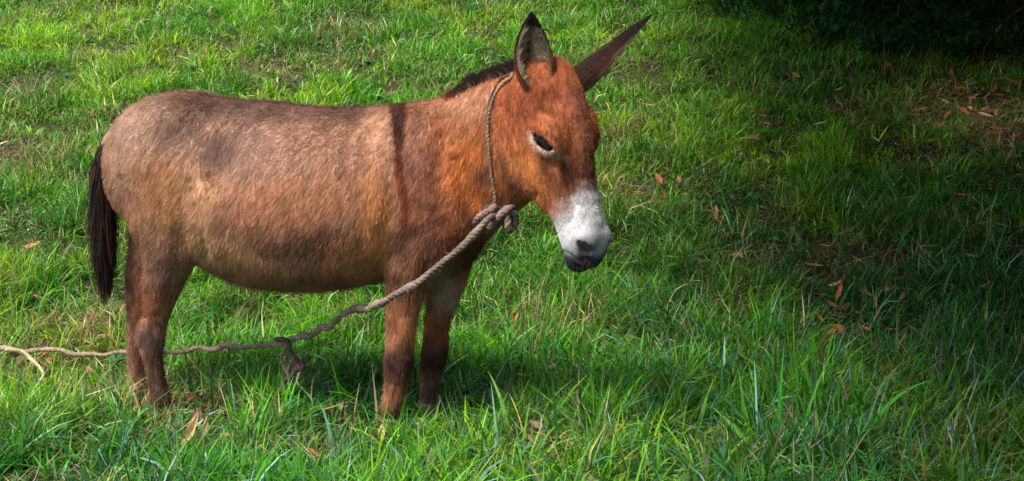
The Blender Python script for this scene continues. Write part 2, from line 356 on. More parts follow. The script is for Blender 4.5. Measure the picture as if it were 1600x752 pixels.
def chain(Fd, st, k, kin=.015, cap=1.0):
    """st: list of (centre, up, a, b): elliptical sections, a along up, b across"""
    P = np.array([q[0] for q in st]); m = max(max(q[2], q[3]) for q in st)
    lo, hi = P.min(0) - m, P.max(0) + m
    def fn(X, Y, Z):
        best = None
        for (p0, u0, a0, b0), (p1, u1, a1, b1) in zip(st[:-1], st[1:]):
            ax = p1 - p0; Ln = np.linalg.norm(ax); ax = ax / Ln
            tr = (X - p0[0]) * ax[0] + (Y - p0[1]) * ax[1] + (Z - p0[2]) * ax[2]
            t = np.clip(tr / Ln, 0, 1); l = tr - t * Ln
            uu = nrm(u0 + u1); uu = nrm(uu - ax * (uu @ ax)); vv = np.cross(ax, uu)
            a = a0 + (a1 - a0) * t; b = b0 + (b1 - b0) * t; c = cap * np.minimum(a, b)
            x = X - p0[0] - ax[0] * t * Ln; y = Y - p0[1] - ax[1] * t * Ln; z = Z - p0[2] - ax[2] * t * Ln
            du = x * uu[0] + y * uu[1] + z * uu[2]; dv = x * vv[0] + y * vv[1] + z * vv[2]
            k0 = np.sqrt((du / a) ** 2 + (dv / b) ** 2 + (l / c) ** 2); k1 = np.sqrt((du / a ** 2) ** 2 + (dv / b ** 2) ** 2 + (l / c ** 2) ** 2)
            d = np.where(k1 > 1e-6, k0 * (k0 - 1) / np.maximum(k1, 1e-6), -np.minimum(a, b))
            if best is None: best = d
            else:
                h = np.maximum(kin - np.abs(best - d), 0) / kin; best = np.minimum(best, d) - h * h * kin * .25
        return best
    Fd.union(lo, hi, fn, k)
def edge_st(x1, y1, x2, y2, Y, b):
    a1 = W(x1, y1, Y); a2 = W(x2, y2, Y); return ((a1 + a2) / 2, nrm(a1 - a2), np.linalg.norm(a1 - a2) / 2, b)
def leg_st(px, py, apx, b, lat):
    Y = Yc(px) + lat; p = W(px, py, Y); return (p, AX, apx * (.82 if py > 465 else .90 if py > 425 else .97) * M2 * (Y + 4.9) / 4.9, b * .95)
def refine(st, n=2):
    """smooth the sections of a chain with a spline"""
    A = np.array([np.concatenate([p, u, [a, b]]) for p, u, a, b in st]); B = spline(A, (len(st) - 1) * n + 1)
    return [(r[:3], nrm(r[3:6]), max(r[6], .01), max(r[7], .01)) for r in B]

FD = Field((-1.56, -.82, .02), (.45, .42, 1.28), .006)
trunk = [(205, 180, 325, .135), (228, 160, 350, .185), (258, 150, 365, .215), (300, 147, 372, .235), (350, 152, 411, .26), (400, 159, 442, .28), (450, 167, 450, .288),
         (500, 170, 449, .285), (550, 171, 441, .265), (600, 168, 430, .23), (650, 166, 428, .19), (700, 172, 432, .165), (735, 195, 420, .13)]
chain(FD, refine([edge_st(x, t, x, b, Yc(x), w_) for x, t, b, w_ in trunk], 3), .02, .02, .55)
# neck, bending towards the camera
NECK = [(655, 172, 735, 380, Yc(690), .13), (700, 153, 795, 335, -.14, .115), (757, 122, 828, 305, -.21, .098), (808, 108, 862, 275, -.28, .085), (850, 104, 885, 235, -.33, .075)]
chain(FD, refine([edge_st(*q) for q in NECK], 3), .06, .02, .5)
# shoulders, haunches, near and far
for s in (-1, 1):
    sh = lambda px, py, l: W(px, py, Yc(px) + s * l)
    def Pm(px, py, l):      # defined on the near side, mirrored for the far one
        p = W(px, py, Yc(px) - l); return p if s < 0 else p + NL * (2 * ((W(px, py, Yc(px)) - p) @ NL))
    ellipsoid(FD, Pm(668, 270, .12), [nrm(AX * .5 + np.array([0, 0, -1.])), nrm(AX - np.array([0, 0, -.5])), NL], (.22, .10, .06), .08)
    ellipsoid(FD, Pm(655, 360, .125), [np.array([0, 0, 1.]), AX, NL], (.13, .12, .065), .07)
    ellipsoid(FD, Pm(250, 262, .13), [np.array([0, 0, 1.]), AX, NL], (.17, .125, .080), .06)
    ellipsoid(FD, Pm(275, 185, .12), [np.array([0, 0, 1.]), AX, NL], (.06, .09, .07), .07)
    ellipsoid(FD, Pm(470, 330, .20), [np.array([0, 0, 1.]), AX, NL], (.20, .30, .10), .10)
    ellipsoid(FD, Pm(338, 250, .255), [np.array([0, 0, 1.]), AX, NL], (.10, .05, .03), .06, True)     # flank hollow
legs = {
 'nh': [(250, 280, 60, .10, -.125), (257, 335, 62, .10, -.135), (264, 382, 50, .09, -.135), (259, 422, 35, .075, -.13), (251, 455, 29, .06, -.125), (245, 488, 24, .050, -.12), (237, 518, 23, .045, -.12), (236, 540, 20, .042, -.12),
        (241, 570, 14, .033, -.12), (247, 600, 13, .031, -.12), (251, 622, 16, .036, -.12), (254, 640, 15, .034, -.12)],
 'fh': [(252, 330, 55, .09, .12), (243, 385, 42, .075, .125), (229, 425, 32, .065, .125), (221, 458, 25, .055, .125), (217, 490, 20, .047, .125), (214, 528, 17, .042, .125), (212, 565, 12, .032, .125), (214, 592, 12, .031, .125), (218, 612, 15, .034, .125)],
 'nf': [(660, 330, 52, .07, -.13), (648, 385, 52, .07, -.135), (638, 432, 39, .066, -.13), (632, 468, 31, .058, -.125), (628, 500, 27, .052, -.12), (625, 540, 25, .049, -.12), (623, 572, 25, .048, -.12), (619, 598, 19, .040, -.12), (614, 625, 17, .037, -.12), (612, 648, 18, .038, -.12)],
 'ff': [(708, 375, 40, .07, .07), (702, 420, 32, .066, .075), (693, 460, 27, .056, .08), (685, 500, 23, .050, .08), (679, 545, 22, .047, .08), (675, 573, 20, .044, .08), (671, 600, 15, .036, .08), (671, 625, 15, .036, .08)]}
LEGS = {k: [leg_st(*q) for q in v] for k, v in legs.items()}
for k in LEGS: chain(FD, refine(LEGS[k], 4), .018 if k[0] == 'n' else .014, .012, .6)
# head
yaw = math.radians(42); F0 = np.array([math.cos(yaw), -math.sin(yaw), 0]); HS = np.array([-math.sin(yaw), -math.cos(yaw), 0])
HL = nrm(F0 * .2 - np.array([0, 0, .98])); HF = np.cross(HS, HL); HF = HF if HF @ F0 > 0 else -HF
HO = W(879, 108, -.33)
def Hp(t, f, s): return HO + HL * t + HF * f + HS * s
head = [(.0, .004, -.15, .092), (.07, .036, -.20, .106), (.16, .048, -.235, .104), (.25, .052, -.24, .098), (.33, .052, -.21, .090), (.40, .048, -.140, .080), (.47, .048, -.100, .071), (.54, .052, -.088, .073), (.605, .036, -.078, .060)]
chain(FD, refine([(Hp(t, (f + v) / 2, 0), HF, (f - v) / 2, b) for t, f, v, b in head], 2), .045, .015, .7)
for s in (-1, 1):
    ellipsoid(FD, Hp(.235, -.14, s * .065), [HL, HF, HS], (.13, .105, .042), .03)          # cheek
    ellipsoid(FD, Hp(.200, -.012, s * .084), [nrm(HL + HF * .3), HF, HS], (.060, .042, .036), .045)   # orbit
    ellipsoid(FD, Hp(.38, -.035, s * .052), [HL, HF, HS], (.10, .018, .012), .03)          # facial crest
    ellipsoid(FD, Hp(.40, -.004, s * .062), [HL, HF, HS], (.09, .012, .014), .03, True)
    ellipsoid(FD, Hp(.555, .022, s * .045), [HL, HF, HS], (.042, .030, .028), .03)        # nostril wing
    ellipsoid(FD, Hp(.574, .030, s * .062), [nrm(HL + HF * .5), nrm(HF - HL * .5), HS], (.030, .015, .030), .008, True)
    ellipsoid(FD, Hp(.06, -.05, s * .065), [HL, HF, HS], (.05, .05, .04), .03)             # ear base
ellipsoid(FD, Hp(.612, -.052, 0), [HL, HF, HS], (.040, .038, .045), .02)                   # chin
ellipsoid(FD, Hp(.640, -.022, 0), [HL, nrm(HF), HS], (.032, .005, .080), .010, True)       # mouth slit
EYE = [Hp(.222, -.030, s * .1005) for s in (1, -1)]
eax = nrm(HL * .86 + HF)          # slit direction: down towards the nose
for s, e in zip((1, -1), EYE):
    up_ = nrm(np.cross(eax, HS))
    ellipsoid(FD, Hp(.222, -.030, s * .100), [eax, up_, HS], (.052, .034, .024), .020)      # lids
    ellipsoid(FD, Hp(.222, -.030, s * .128), [eax, up_, HS], (.050, .0185, .046), .006, True)
# shallow unevenness of muscle and coat
def surface_nets(Fd):
    D = Fd.D; S_ = D < 0; n = np.array(D.shape) - 1
    c = [S_[i:i + n[0], j:j + n[1], k:k + n[2]] for i in (0, 1) for j in (0, 1) for k in (0, 1)]
    al = c[0].copy(); an = c[0].copy()
    for q in c[1:]: al &= q; an |= q
    act = an & ~al; I = np.argwhere(act); idx = np.full(act.shape, -1, np.int32); idx[act] = np.arange(len(I))
    acc = np.zeros((len(I), 3)); cnt = np.zeros(len(I))
    cor = [(0, 0, 0), (0, 0, 1), (0, 1, 0), (0, 1, 1), (1, 0, 0), (1, 0, 1), (1, 1, 0), (1, 1, 1)]
    val = [D[I[:, 0] + a, I[:, 1] + b, I[:, 2] + c_] for a, b, c_ in cor]
    for i in range(8):
        for j in range(i + 1, 8):
            if sum(abs(p - q) for p, q in zip(cor[i], cor[j])) != 1: continue
            m = (val[i] < 0) != (val[j] < 0); t = val[i][m] / (val[i][m] - val[j][m])
            p = np.array(cor[i]) + t[:, None] * (np.array(cor[j]) - np.array(cor[i])); acc[m] += p; cnt[m] += 1
    V = Fd.lo + Fd.h * (I + acc / cnt[:, None]); Fs = []
    for ax in range(3):
        sl0 = [slice(None)] * 3; sl1 = [slice(None)] * 3; sl0[ax] = slice(0, -1); sl1[ax] = slice(1, None)
        E = S_[tuple(sl0)] != S_[tuple(sl1)]; Q = np.argwhere(E); o1, o2 = (ax + 1) % 3, (ax + 2) % 3
        ok = (Q[:, o1] > 0) & (Q[:, o2] > 0) & (Q[:, o1] < n[o1]) & (Q[:, o2] < n[o2]); Q = Q[ok]
        def cell(d1, d2):
            R = Q.copy(); R[:, o1] -= d1; R[:, o2] -= d2; return idx[R[:, 0], R[:, 1], R[:, 2]]
        q = np.stack([cell(0, 0), cell(1, 0), cell(1, 1), cell(0, 1)], -1)
        ins = S_[Q[:, 0], Q[:, 1], Q[:, 2]]; q[~ins] = q[~ins][:, ::-1]; Fs.append(q)
    F = np.concatenate(Fs); F = F[(F >= 0).all(1)]
    return V, F
BV, BF = surface_nets(FD)
def vnormals(V, F):
    n = np.cross(V[F[:, 2]] - V[F[:, 0]], V[F[:, 3]] - V[F[:, 1]]); N = np.zeros_like(V)
    for k in range(4): np.add.at(N, F[:, k], n)
    return nrm(N)
def relax(V, F, it, lam=.5):
    V = V.copy(); deg = np.bincount(F.ravel(), minlength=len(V)).astype(float)
    for _ in range(it):
        A = np.zeros_like(V)
        for k in range(4): np.add.at(A, F[:, k], V[F[:, (k + 1) % 4]])
        V += lam * (A / np.maximum(deg, 1)[:, None] - V)
    return V
_r2, _r8 = relax(BV, BF, 2), relax(BV, BF, 12); _hd = (((BV - HO) @ HL > .03) & ((BV - HO) @ HF > -.24) & (BV[:, 0] > -.05))[:, None]; BV = np.where(_hd, _r2, _r8); BN = vnormals(BV, BF)
cen = BV.mean(0)
if ((BV - cen) * BN).sum() < 0: BF = BF[:, ::-1]; BN = -BN
hl = np.stack([(BV - HO) @ HL, (BV - HO) @ HF, (BV - HO) @ HS], -1)
inhead = ss(-.03, .05, hl[:, 0]) * ss(-.30, -.26, hl[:, 1]) * (hl[:, 0] > -.1) * ss(-1.02, -.95, -(-.2 - BV[:, 0]) * 0 - 0.9 + 0 * BV[:, 0])
inhead = ((hl[:, 0] > -.03) & (hl[:, 1] > -.275) & (np.abs(hl[:, 2]) < .14) & (BV[:, 0] > -.05)).astype(float)
musc = (fbm(BV[:, 0] + BV[:, 1] * .7, BV[:, 2], .11, 0) - .5) * .010 * (1 - inhead * .8) * ss(.45, .6, BV[:, 2])
ribs = np.sin((BV @ AX) * 70 + BV[:, 2] * 8) * .0012 * np.exp(-(((BV[:, 0] + .62) / .16) ** 2)) * ss(.5, .6, BV[:, 2]) * ss(.9, .8, BV[:, 2])
BV = BV + BN * (musc + ribs)[:, None]

def coat_px(P):
    ref = P[:, 0]; yc = -(ref + .66) * TAN; lat = (P[:, 1] - yc) / math.sqrt(1 + TAN * TAN)
    h = np.stack([(P - HO) @ HL, (P - HO) @ HF, (P - HO) @ HS], -1); ih = (h[:, 0] > -.03) & (h[:, 1] > -.275) & (np.abs(h[:, 2]) < .15) & (P[:, 0] > -.06)
    Q = P - NL * (2 * np.maximum(lat, 0) * (P[:, 0] < -.12))[:, None]
    Hm = HO + h[:, :1] * HL + h[:, 1:2] * HF + np.abs(h[:, 2:]) * HS
    px, py = proj(Q); return px, py, h, ih, lat
# muscle and bone relief, drawn along lines of the near side and mirrored on the far one: (line, width px, height m)
RELIEF = [([(322, 398), (312, 360), (303, 320), (298, 285)], 9, -.014), ([(336, 392), (326, 350), (316, 310), (312, 270)], 11, .008), ([(338, 232), (350, 262)], 20, -.010), ([(283, 186), (292, 196)], 15, .012), ([(225, 180), (262, 172)], 16, -.006),
 ([(188, 280), (203, 330), (218, 385), (228, 425)], 8, -.008), ([(262, 250), (268, 330), (258, 400)], 20, .008), ([(285, 300), (283, 360), (270, 420)], 10, -.006), ([(246, 440), (241, 480)], 7, .006), ([(228, 455), (226, 495)], 5, -.008), ([(222, 518), (218, 532)], 7, .008), ([(246, 520), (250, 535)], 7, .005), ([(233, 555), (243, 600)], 4, -.004),
 ([(672, 195), (658, 250), (668, 310)], 12, .009), ([(690, 215), (684, 270), (692, 320)], 10, -.008), ([(614, 215), (612, 290), (600, 360), (594, 418)], 13, -.014), ([(636, 240), (640, 310), (650, 350)], 14, .006), ([(612, 418), (618, 424)], 14, .012), ([(712, 250), (722, 300), (735, 350)], 11, -.010), ([(750, 330), (735, 385)], 12, .010), ([(640, 370), (690, 350)], 12, -.006),
 ([(650, 400), (640, 450)], 12, .006), ([(668, 410), (655, 450)], 6, -.010), ([(622, 440), (618, 520)], 5, -.006), ([(634, 500), (632, 545)], 5, .005), ([(632, 560), (630, 582)], 9, .008), ([(610, 575), (612, 600)], 5, -.005), ([(622, 600), (612, 630)], 4, -.004), ([(686, 560), (680, 580)], 8, .007), ([(688, 500), (684, 540)], 4, -.005),
 ([(742, 170), (770, 230), (780, 285)], 14, -.007), ([(760, 150), (790, 200), (795, 260)], 12, .005)] + [([(455 + 26 * k, 215), (440 + 26 * k, 300), (447 + 26 * k, 380)], 7, .0028) for k in range(5)]
RELIEF_HEAD = [([(845, 175), (862, 183)], 9, -.009), ([(835, 195), (868, 212)], 5, .005), ([(812, 245), (815, 280), (838, 304)], 7, -.006), ([(868, 268), (888, 312)], 5, .006), ([(880, 255), (902, 318)], 5, -.006), ([(905, 215), (915, 300)], 9, .003), ([(822, 215), (830, 250)], 8, -.003), ([(880, 392), (905, 408), (930, 405)], 3, -.005), ([(896, 372), (897, 395)], 4, -.003), ([(850, 250), (862, 258)], 5, -.004)]
def line_d(px, py, L_):
    d_ = np.full(len(px), 1e9)
    for (x0, y0), (x1, y1) in zip(L_[:-1], L_[1:]):
        t = np.clip(((px - x0) * (x1 - x0) + (py - y0) * (y1 - y0)) / ((x1 - x0) ** 2 + (y1 - y0) ** 2), 0, 1); d_ = np.minimum(d_, np.hypot(px - x0 - t * (x1 - x0), py - y0 - t * (y1 - y0)))
    return d_
px_, py_, h_, ih_, lat_ = coat_px(BV); disp = np.zeros(len(BV)); LAT = np.clip(np.abs(lat_) / .06, 0, 1)
far_leg = (lat_ > 0) & (BV[:, 2] < .45)
for L_, w0, a0 in RELIEF:
    far_l = L_[0][0] in (686, 688); m = np.exp(-(line_d(px_, py_, L_) / w0) ** 2) * (~ih_); m = m * ((lat_ > 0) if far_l else (lat_ < 0) | (BV[:, 2] > .45)); disp += a0 * m * (1 if far_l else LAT)
for L_, w0, a0 in RELIEF_HEAD: disp += a0 * np.exp(-(line_d(px_, py_, L_) / w0) ** 2) * ih_ * (h_[:, 2] > -.02)
BV = BV + BN * disp[:, None]; BN = vnormals(BV, BF)
# coat colours, laid out on the near side and mirrored on the far one
K = .92
PAINT = [  # px, py, rx, ry, rgb, strength
 (215, 205, 55, 50, (176, 136, 112), .9), (200, 270, 30, 45, (190, 144, 116), .7), (255, 300, 48, 65, (186, 122, 64), .85), (285, 205, 32, 34, (112, 78, 70), .7), (240, 160, 40, 14, (150, 112, 92), .6),
 (350, 160, 80, 24, (100, 66, 50), .85), (470, 178, 100, 22, (96, 62, 48), .8), (570, 176, 60, 18, (106, 68, 52), .7), (400, 245, 105, 60, (164, 124, 106), .8), (345, 215, 40, 40, (140, 104, 88), .5), (500, 230, 70, 45, (168, 116, 86), .7),
 (312, 318, 22, 60, (196, 146, 98), .8), (345, 385, 40, 22, (200, 146, 96), .8), (450, 320, 110, 50, (186, 116, 74), .8), (480, 385, 95, 24, (116, 70, 50), .75), (390, 412, 60, 20, (186, 126, 82), .75), (520, 438, 80, 12, (120, 70, 48), .6),
 (588, 345, 22, 80, (218, 136, 58), .95), (545, 400, 40, 30, (184, 110, 58), .7), (595, 225, 26, 60, (196, 140, 106), .8), (663, 235, 30, 60, (148, 96, 82), .8), (660, 310, 30, 40, (150, 88, 62), .6), (668, 385, 55, 45, (118, 72, 58), .75),
 (735, 270, 45, 75, (206, 118, 60), .85), (712, 340, 30, 50, (150, 84, 56), .5), (735, 165, 55, 26, (196, 142, 112), .75), (700, 205, 25, 40, (176, 110, 72), .6), (757, 270, 18, 18, (134, 88, 78), .7), (790, 200, 20, 50, (180, 100, 60), .5),
 (745, 400, 30, 45, (66, 42, 36), .8), (232, 390, 40, 40, (142, 100, 78), .6), (250, 430, 40, 30, (132, 92, 72), .6), (232, 480, 40, 30, (160, 88, 44), .75), (236, 525, 22, 20, (104, 84, 88), .8), (248, 585, 30, 45, (104, 62, 50), .9), (250, 640, 30, 20, (74, 54, 60), .8),  # lower chest entry: dark brown coat with part of its shade painted in
 (203, 520, 14, 90, (190, 100, 52), .85), (634, 450, 40, 25, (128, 80, 62), .6), (625, 505, 34, 38, (196, 120, 72), .9), (625, 570, 40, 32, (78, 46, 40), .9), (612, 615, 24, 22, (150, 84, 46), .7), (612, 650, 24, 16, (60, 40, 34), .8),
 (690, 465, 17, 42, (160, 138, 126), .8), (684, 525, 26, 28, (140, 80, 48), .8), (676, 572, 30, 25, (74, 46, 40), .9), (672, 620, 30, 22, (86, 66, 64), .8)]
def coat(P):
    px, py, h, ih, lat = coat_px(P); n = len(P)
    c = np.tile(srgb(158, 104, 74), (n, 1))
    jx = (fbm(P[:, 0], P[:, 2], .05, 0) - .5) * 26; jy = (fbm(P[:, 0], P[:, 2], .05, 1) - .5) * 26
    for x, y, rx, ry, rgb, s in PAINT:
        a = s * np.exp(-np.maximum(((px + jx - x) / rx) ** 2 + ((py + jy - y) / ry) ** 2 - .25, 0) * 1.1); c = lerp(c, srgb(*rgb), a[:, None])
    # shoulder stripe
    yy = [155, 182, 235, 265, 321, 360]; xl = np.interp(py, yy, [612, 614, 617, 617, 630, 634]); xr = np.interp(py, yy, [644, 635, 632, 632, 642, 641])
    j2 = (fbm(P[:, 0], P[:, 2], .015, 2) - .5) * 6
    st = ss(-3, 2, px + j2 - xl) * ss(-3, 2, xr - px + j2) * ss(368, 350, py) * (~ih); c = lerp(c, lerp(srgb(84, 42, 30), srgb(134, 56, 26), ss(180, 330, py)[:, None]), (st * .95)[:, None])
    # spine stripe
    sp = ss(.045, .015, np.abs(lat)) * (py < 260) * (~ih) * ss(.96, 1.0, P[:, 2]); c = lerp(c, srgb(70, 44, 36), (sp * .7)[:, None])
    # head
    t, f, s = h[:, 0], h[:, 1], np.abs(h[:, 2]); n1 = fbm(t * 1.0, f + s, .03, 1) - .5
    hc = np.tile(srgb(182, 98, 46), (n, 1))
    hc = lerp(hc, srgb(200, 118, 48), (np.exp(-(((t - .30) / .07) ** 2 + ((f + .13) / .07) ** 2)) * .9)[:, None])
    hc = lerp(hc, srgb(168, 80, 42), (np.exp(-((t - .08) / .07) ** 2) * .8)[:, None])
    hc = lerp(hc, srgb(150, 92, 70), (ss(.06, .0, np.abs(h[:, 2])) * ss(-.04, .0, f) * .7 * ss(.0, .08, t))[:, None])
    hc = lerp(hc, srgb(120, 66, 44), (np.exp(-(((t - .36) / .06) ** 2 + ((f + .03) / .03) ** 2)) * .7)[:, None])
    hc = lerp(hc, srgb(92, 50, 40), (ss(-.01, .01, f) * np.exp(-(((t - .36) / .07) ** 2)) * .7)[:, None])
    hc = lerp(hc, srgb(150, 90, 70), (np.exp(-(((t - .34) / .05) ** 2 + ((f + .2) / .04) ** 2)) * .7)[:, None])
    nb = fbm(t * .35, f - s * .6, .009, 0) - .5
    hc = lerp(hc, srgb(86, 44, 34), (np.exp(-(((t - .33) / .10) ** 2 + ((s - .055) / .018) ** 2)) * ss(-.03, .0, f) * .75)[:, None])
    hc = lerp(hc, srgb(104, 52, 34), (np.exp(-(((t - .30) / .05) ** 2 + ((f + .05) / .022) ** 2)) * .7)[:, None])
    hc = lerp(hc, srgb(118, 68, 50), (np.exp(-(((t - .27) / .05) ** 2 + ((f + .225) / .025) ** 2)) * .6)[:, None])
    hc = lerp(hc, srgb(196, 134, 100), (np.exp(-(((t - .12) / .03) ** 2 + ((s - .05) / .03) ** 2)) * .2)[:, None])
    hc = hc * (1 + nb[:, None] * .45)
    mz = ss(.40, .475, t + f * .50 + n1 * .05 + .02); hc = lerp(hc, srgb(196, 191, 194), mz[:, None])
    hc = lerp(hc, srgb(120, 116, 124), (mz * np.exp(-(((t - .575) / .045) ** 2)) * ss(-.10, .02, f) * .75)[:, None])
    dk = np.clip(np.exp(-(((t - .576) / .026) ** 2 + ((f - .032) / .024) ** 2 + ((s - .062) / .034) ** 2)) * 1.7 + ss(.578, .612, t - f * .25), 0, 1)
    hc = lerp(hc, srgb(42, 38, 44), (dk * .95)[:, None])
    d = P - EYE[0]; sg = np.sign(h[:, 2:]); Pm_ = HO + h[:, :1] * HL + h[:, 1:2] * HF + np.abs(h[:, 2:]) * HS; d = Pm_ - EYE[0]
    upv = nrm(np.cross(eax, HS)); upv = upv if upv[2] > 0 else -upv; dv_ = d @ upv
    q = np.sqrt((((d @ eax) + .004) / .058) ** 2 + ((dv_ + .010) / .023) ** 2); ring = ss(1.45, .75, q + .25 * (dv_ > .008)); q = np.sqrt(((d @ eax) / .072) ** 2 + (dv_ / .030) ** 2)
    hc = lerp(hc, srgb(196, 176, 160), (ring * .64)[:, None]); hc = lerp(hc, srgb(14, 10, 9), (ss(.72, .58, q))[:, None])
    c = np.where(ih[:, None], hc, c)
    lg = ss(.62, .45, P[:, 2]) * (~ih); fx = P @ (AX * .86 - np.array([0, 0, .5])); fy = P @ (AX * .5 + np.array([0, 0, .86]))
    v = lerp(fbm(fx, fy * .3, .011, 0), fbm(P[:, 0] + P[:, 1] * .8, P[:, 2] * .3, .010, 1), lg) - .5; c = c * (1 + v[:, None] * .6)
    gr = c.mean(1, keepdims=True); c = lerp(c, gr * np.array([1.08, 1.0, .95]), np.where(ih, .14, .20 * ss(-.2, -.5, P[:, 0]))[:, None])
    bl = fbm(P[:, 0] + P[:, 1] * .5, P[:, 2], .09, 2) - .5; c = c * (1 + bl[:, None] * .35 * (~ih)[:, None])
    lum = c.mean(1, keepdims=True); c = c * np.clip(lum / .20, .12, 1.15) ** .36 * np.where(ih[:, None], np.array([.97, 1.0, 1.0]), np.array([.98, 1.02, 1.02])); return np.clip(c * K, 0, 1)
BC = coat(BV)
donkey = thing("donkey", "brown donkey with white muzzle and dark shoulder stripe standing tethered in the grass", "donkey", tuple(W(440, 655, -.1)[:2]) + (0,))
bpy.context.view_layer.update(); DINV = Matrix.Translation(-donkey.location)
def part(name, me, mat, parent=donkey, **kw):
    o = add(name, me, mat, parent, **kw)
    if parent is donkey: o.matrix_parent_inverse = DINV
    return o
body = part("body", mesh_np("body", BV, BF, BC), M_hide)

# coat hair
def sample(V, F, n, wfn=None):
    A = np.linalg.norm(np.cross(V[F[:, 2]] - V[F[:, 0]], V[F[:, 3]] - V[F[:, 1]]), axis=1)
    if wfn is not None: A = A * wfn(V[F].mean(1))
    cdf = np.cumsum(A); i = np.searchsorted(cdf, rng.random(n) * cdf[-1]); i = np.minimum(i, len(F) - 1)
    w_ = rng.dirichlet((1, 1, 1, 1), n); q = F[i]; return (V[q] * w_[..., None]).sum(1), nrm((BN[q] * w_[..., None]).sum(1)), (BC[q] * w_[..., None]).sum(1)
def hair_w(P):
    upv = nrm(np.cross(eax, HS)); q = [np.sqrt(((P - e) @ eax / .047) ** 2 + ((P - e) @ upv / .014) ** 2 + ((P - e) @ HS / .06) ** 2) for e in EYE]; qn = [np.linalg.norm(P - Hp(.574, .034, s_ * .062), axis=1) for s_ in (-1, 1)]; return (np.minimum(*q) > 1) * (np.minimum(*qn) > .019) * 1.0 * (1 + 1.2 * (P[:, 0] > -.02))
nh = 460000
R, N, C = sample(BV, BF, nh, hair_w)
h = np.stack([(R - HO) @ HL, (R - HO) @ HF, (R - HO) @ HS], -1); ih = ((h[:, 0] > -.03) & (h[:, 1] > -.275) & (np.abs(h[:, 2]) < .15) & (R[:, 0] > -.06)).astype(float)[:, None]
legw = ss(.62, .45, R[:, 2])[:, None]; neckw = ss(-.30, -.12, R[:, 0])[:, None]; ZD = np.array([0, 0, -1.])
flow = -AX * .5 + ZD * .86; flow = lerp(np.tile(flow, (nh, 1)), -AX * .35 + ZD * .9, neckw); flow = lerp(flow, ZD - AX * .1, legw); flow = lerp(flow, HL - HF * .15, ih)
sw = (fbm(R[:, 0] + R[:, 1], R[:, 2], .09, 2) - .5)[:, None]; flow = nrm(flow + sw * .6 * (AX + np.array([0, 0, .6])) * (1 - ih * .7) + rng.normal(size=(nh, 3)) * .20)
fl = nrm(flow - N * (flow * N).sum(1, keepdims=True)); Lh = (.013 + .011 * rng.random(nh)) * (1 - .35 * ih[:, 0]) * (1 - .35 * ss(.46, .52, h[:, 0]) * ih[:, 0]); Lh *= 1 - .5 * ss(.48, .55, h[:, 0]) * ih[:, 0]; Lh *= 1 - .45 * np.exp(-(np.linalg.norm(R - EYE[0], axis=1) / .06) ** 2); Lh *= 1 + .4 * np.exp(-((R[:, 2] - .47) / .06) ** 2)
hx_ = R @ (AX * .86 - np.array([0, 0, .5])); hy_ = R @ (AX * .5 + np.array([0, 0, .86])) + R[:, 1] * .3
cl = lerp(fbm(hx_, hy_ * .25, .0048, 1), fbm(R[:, 0] + R[:, 1], R[:, 2] * .22, .006, 1), legw[:, 0]); cl = lerp(cl, fbm(h[:, 0] * .25, h[:, 1] - h[:, 2], .006, 2), ih[:, 0])
C = C * (.72 + .40 * (.5 + (rng.random((nh, 1)) - .5) * (1 - .6 * ih * ss(.40, .46, h[:, :1]))) + 1.1 * (cl[:, None] - .46) * (1 - .75 * ih * ss(.40, .46, h[:, :1]))); pl = rng.random(nh) < .03; C[pl] = C[pl] * .85 + srgb(214, 184, 160) * .15
st_ = (rng.random(nh) < .12)[:, None] * .28
hair_obj("coat", R - N * .002, R + fl * (Lh * .5)[:, None] + N * Lh[:, None] * (.20 + st_), R + fl * Lh[:, None] + N * Lh[:, None] * (.12 + st_ * 1.4), .00040, np.clip(C, 0, 1), M_coat, donkey, kind="stuff").matrix_parent_inverse = DINV

# mane
mp = spline([W(672, 169, -.09), W(700, 156, -.14), W(730, 137, -.18), W(760, 121, -.21), (W(785, 113, -.25)), W(806, 107, -.28), W(825, 106, -.30)], 400)
ki = rng.integers(0, 400, 9000); tt = ki / 399; R = mp[ki] + rng.normal(size=(9000, 3)) * np.array([.006, .014, .004]) - np.array([0, 0, .012])
Lm = (.010 + .022 * ss(0, .45, tt)) * (.6 + .8 * noise2(tt * 10, 0 * tt, .35, 1)) * (.75 + .5 * rng.random(9000)); dn = nrm(np.array([-.45, 0, 1.]) + rng.normal(size=(9000, 3)) * .16)
cm = lerp(srgb(120, 46, 20), srgb(44, 30, 25), ss(.12, .3, tt)[:, None]); cm = cm * (.5 + rng.random((9000, 1)))
lt = rng.random(9000) < .22; cm[lt] = srgb(130, 100, 84)
Lm = np.where(lt, Lm * .6, Lm)
hair_obj("mane", R, R + dn * Lm[:, None] * .5, R + (dn + np.array([-.25, 0, -.1])) * Lm[:, None], .0009, cm, M_hair, donkey).matrix_parent_inverse = DINV

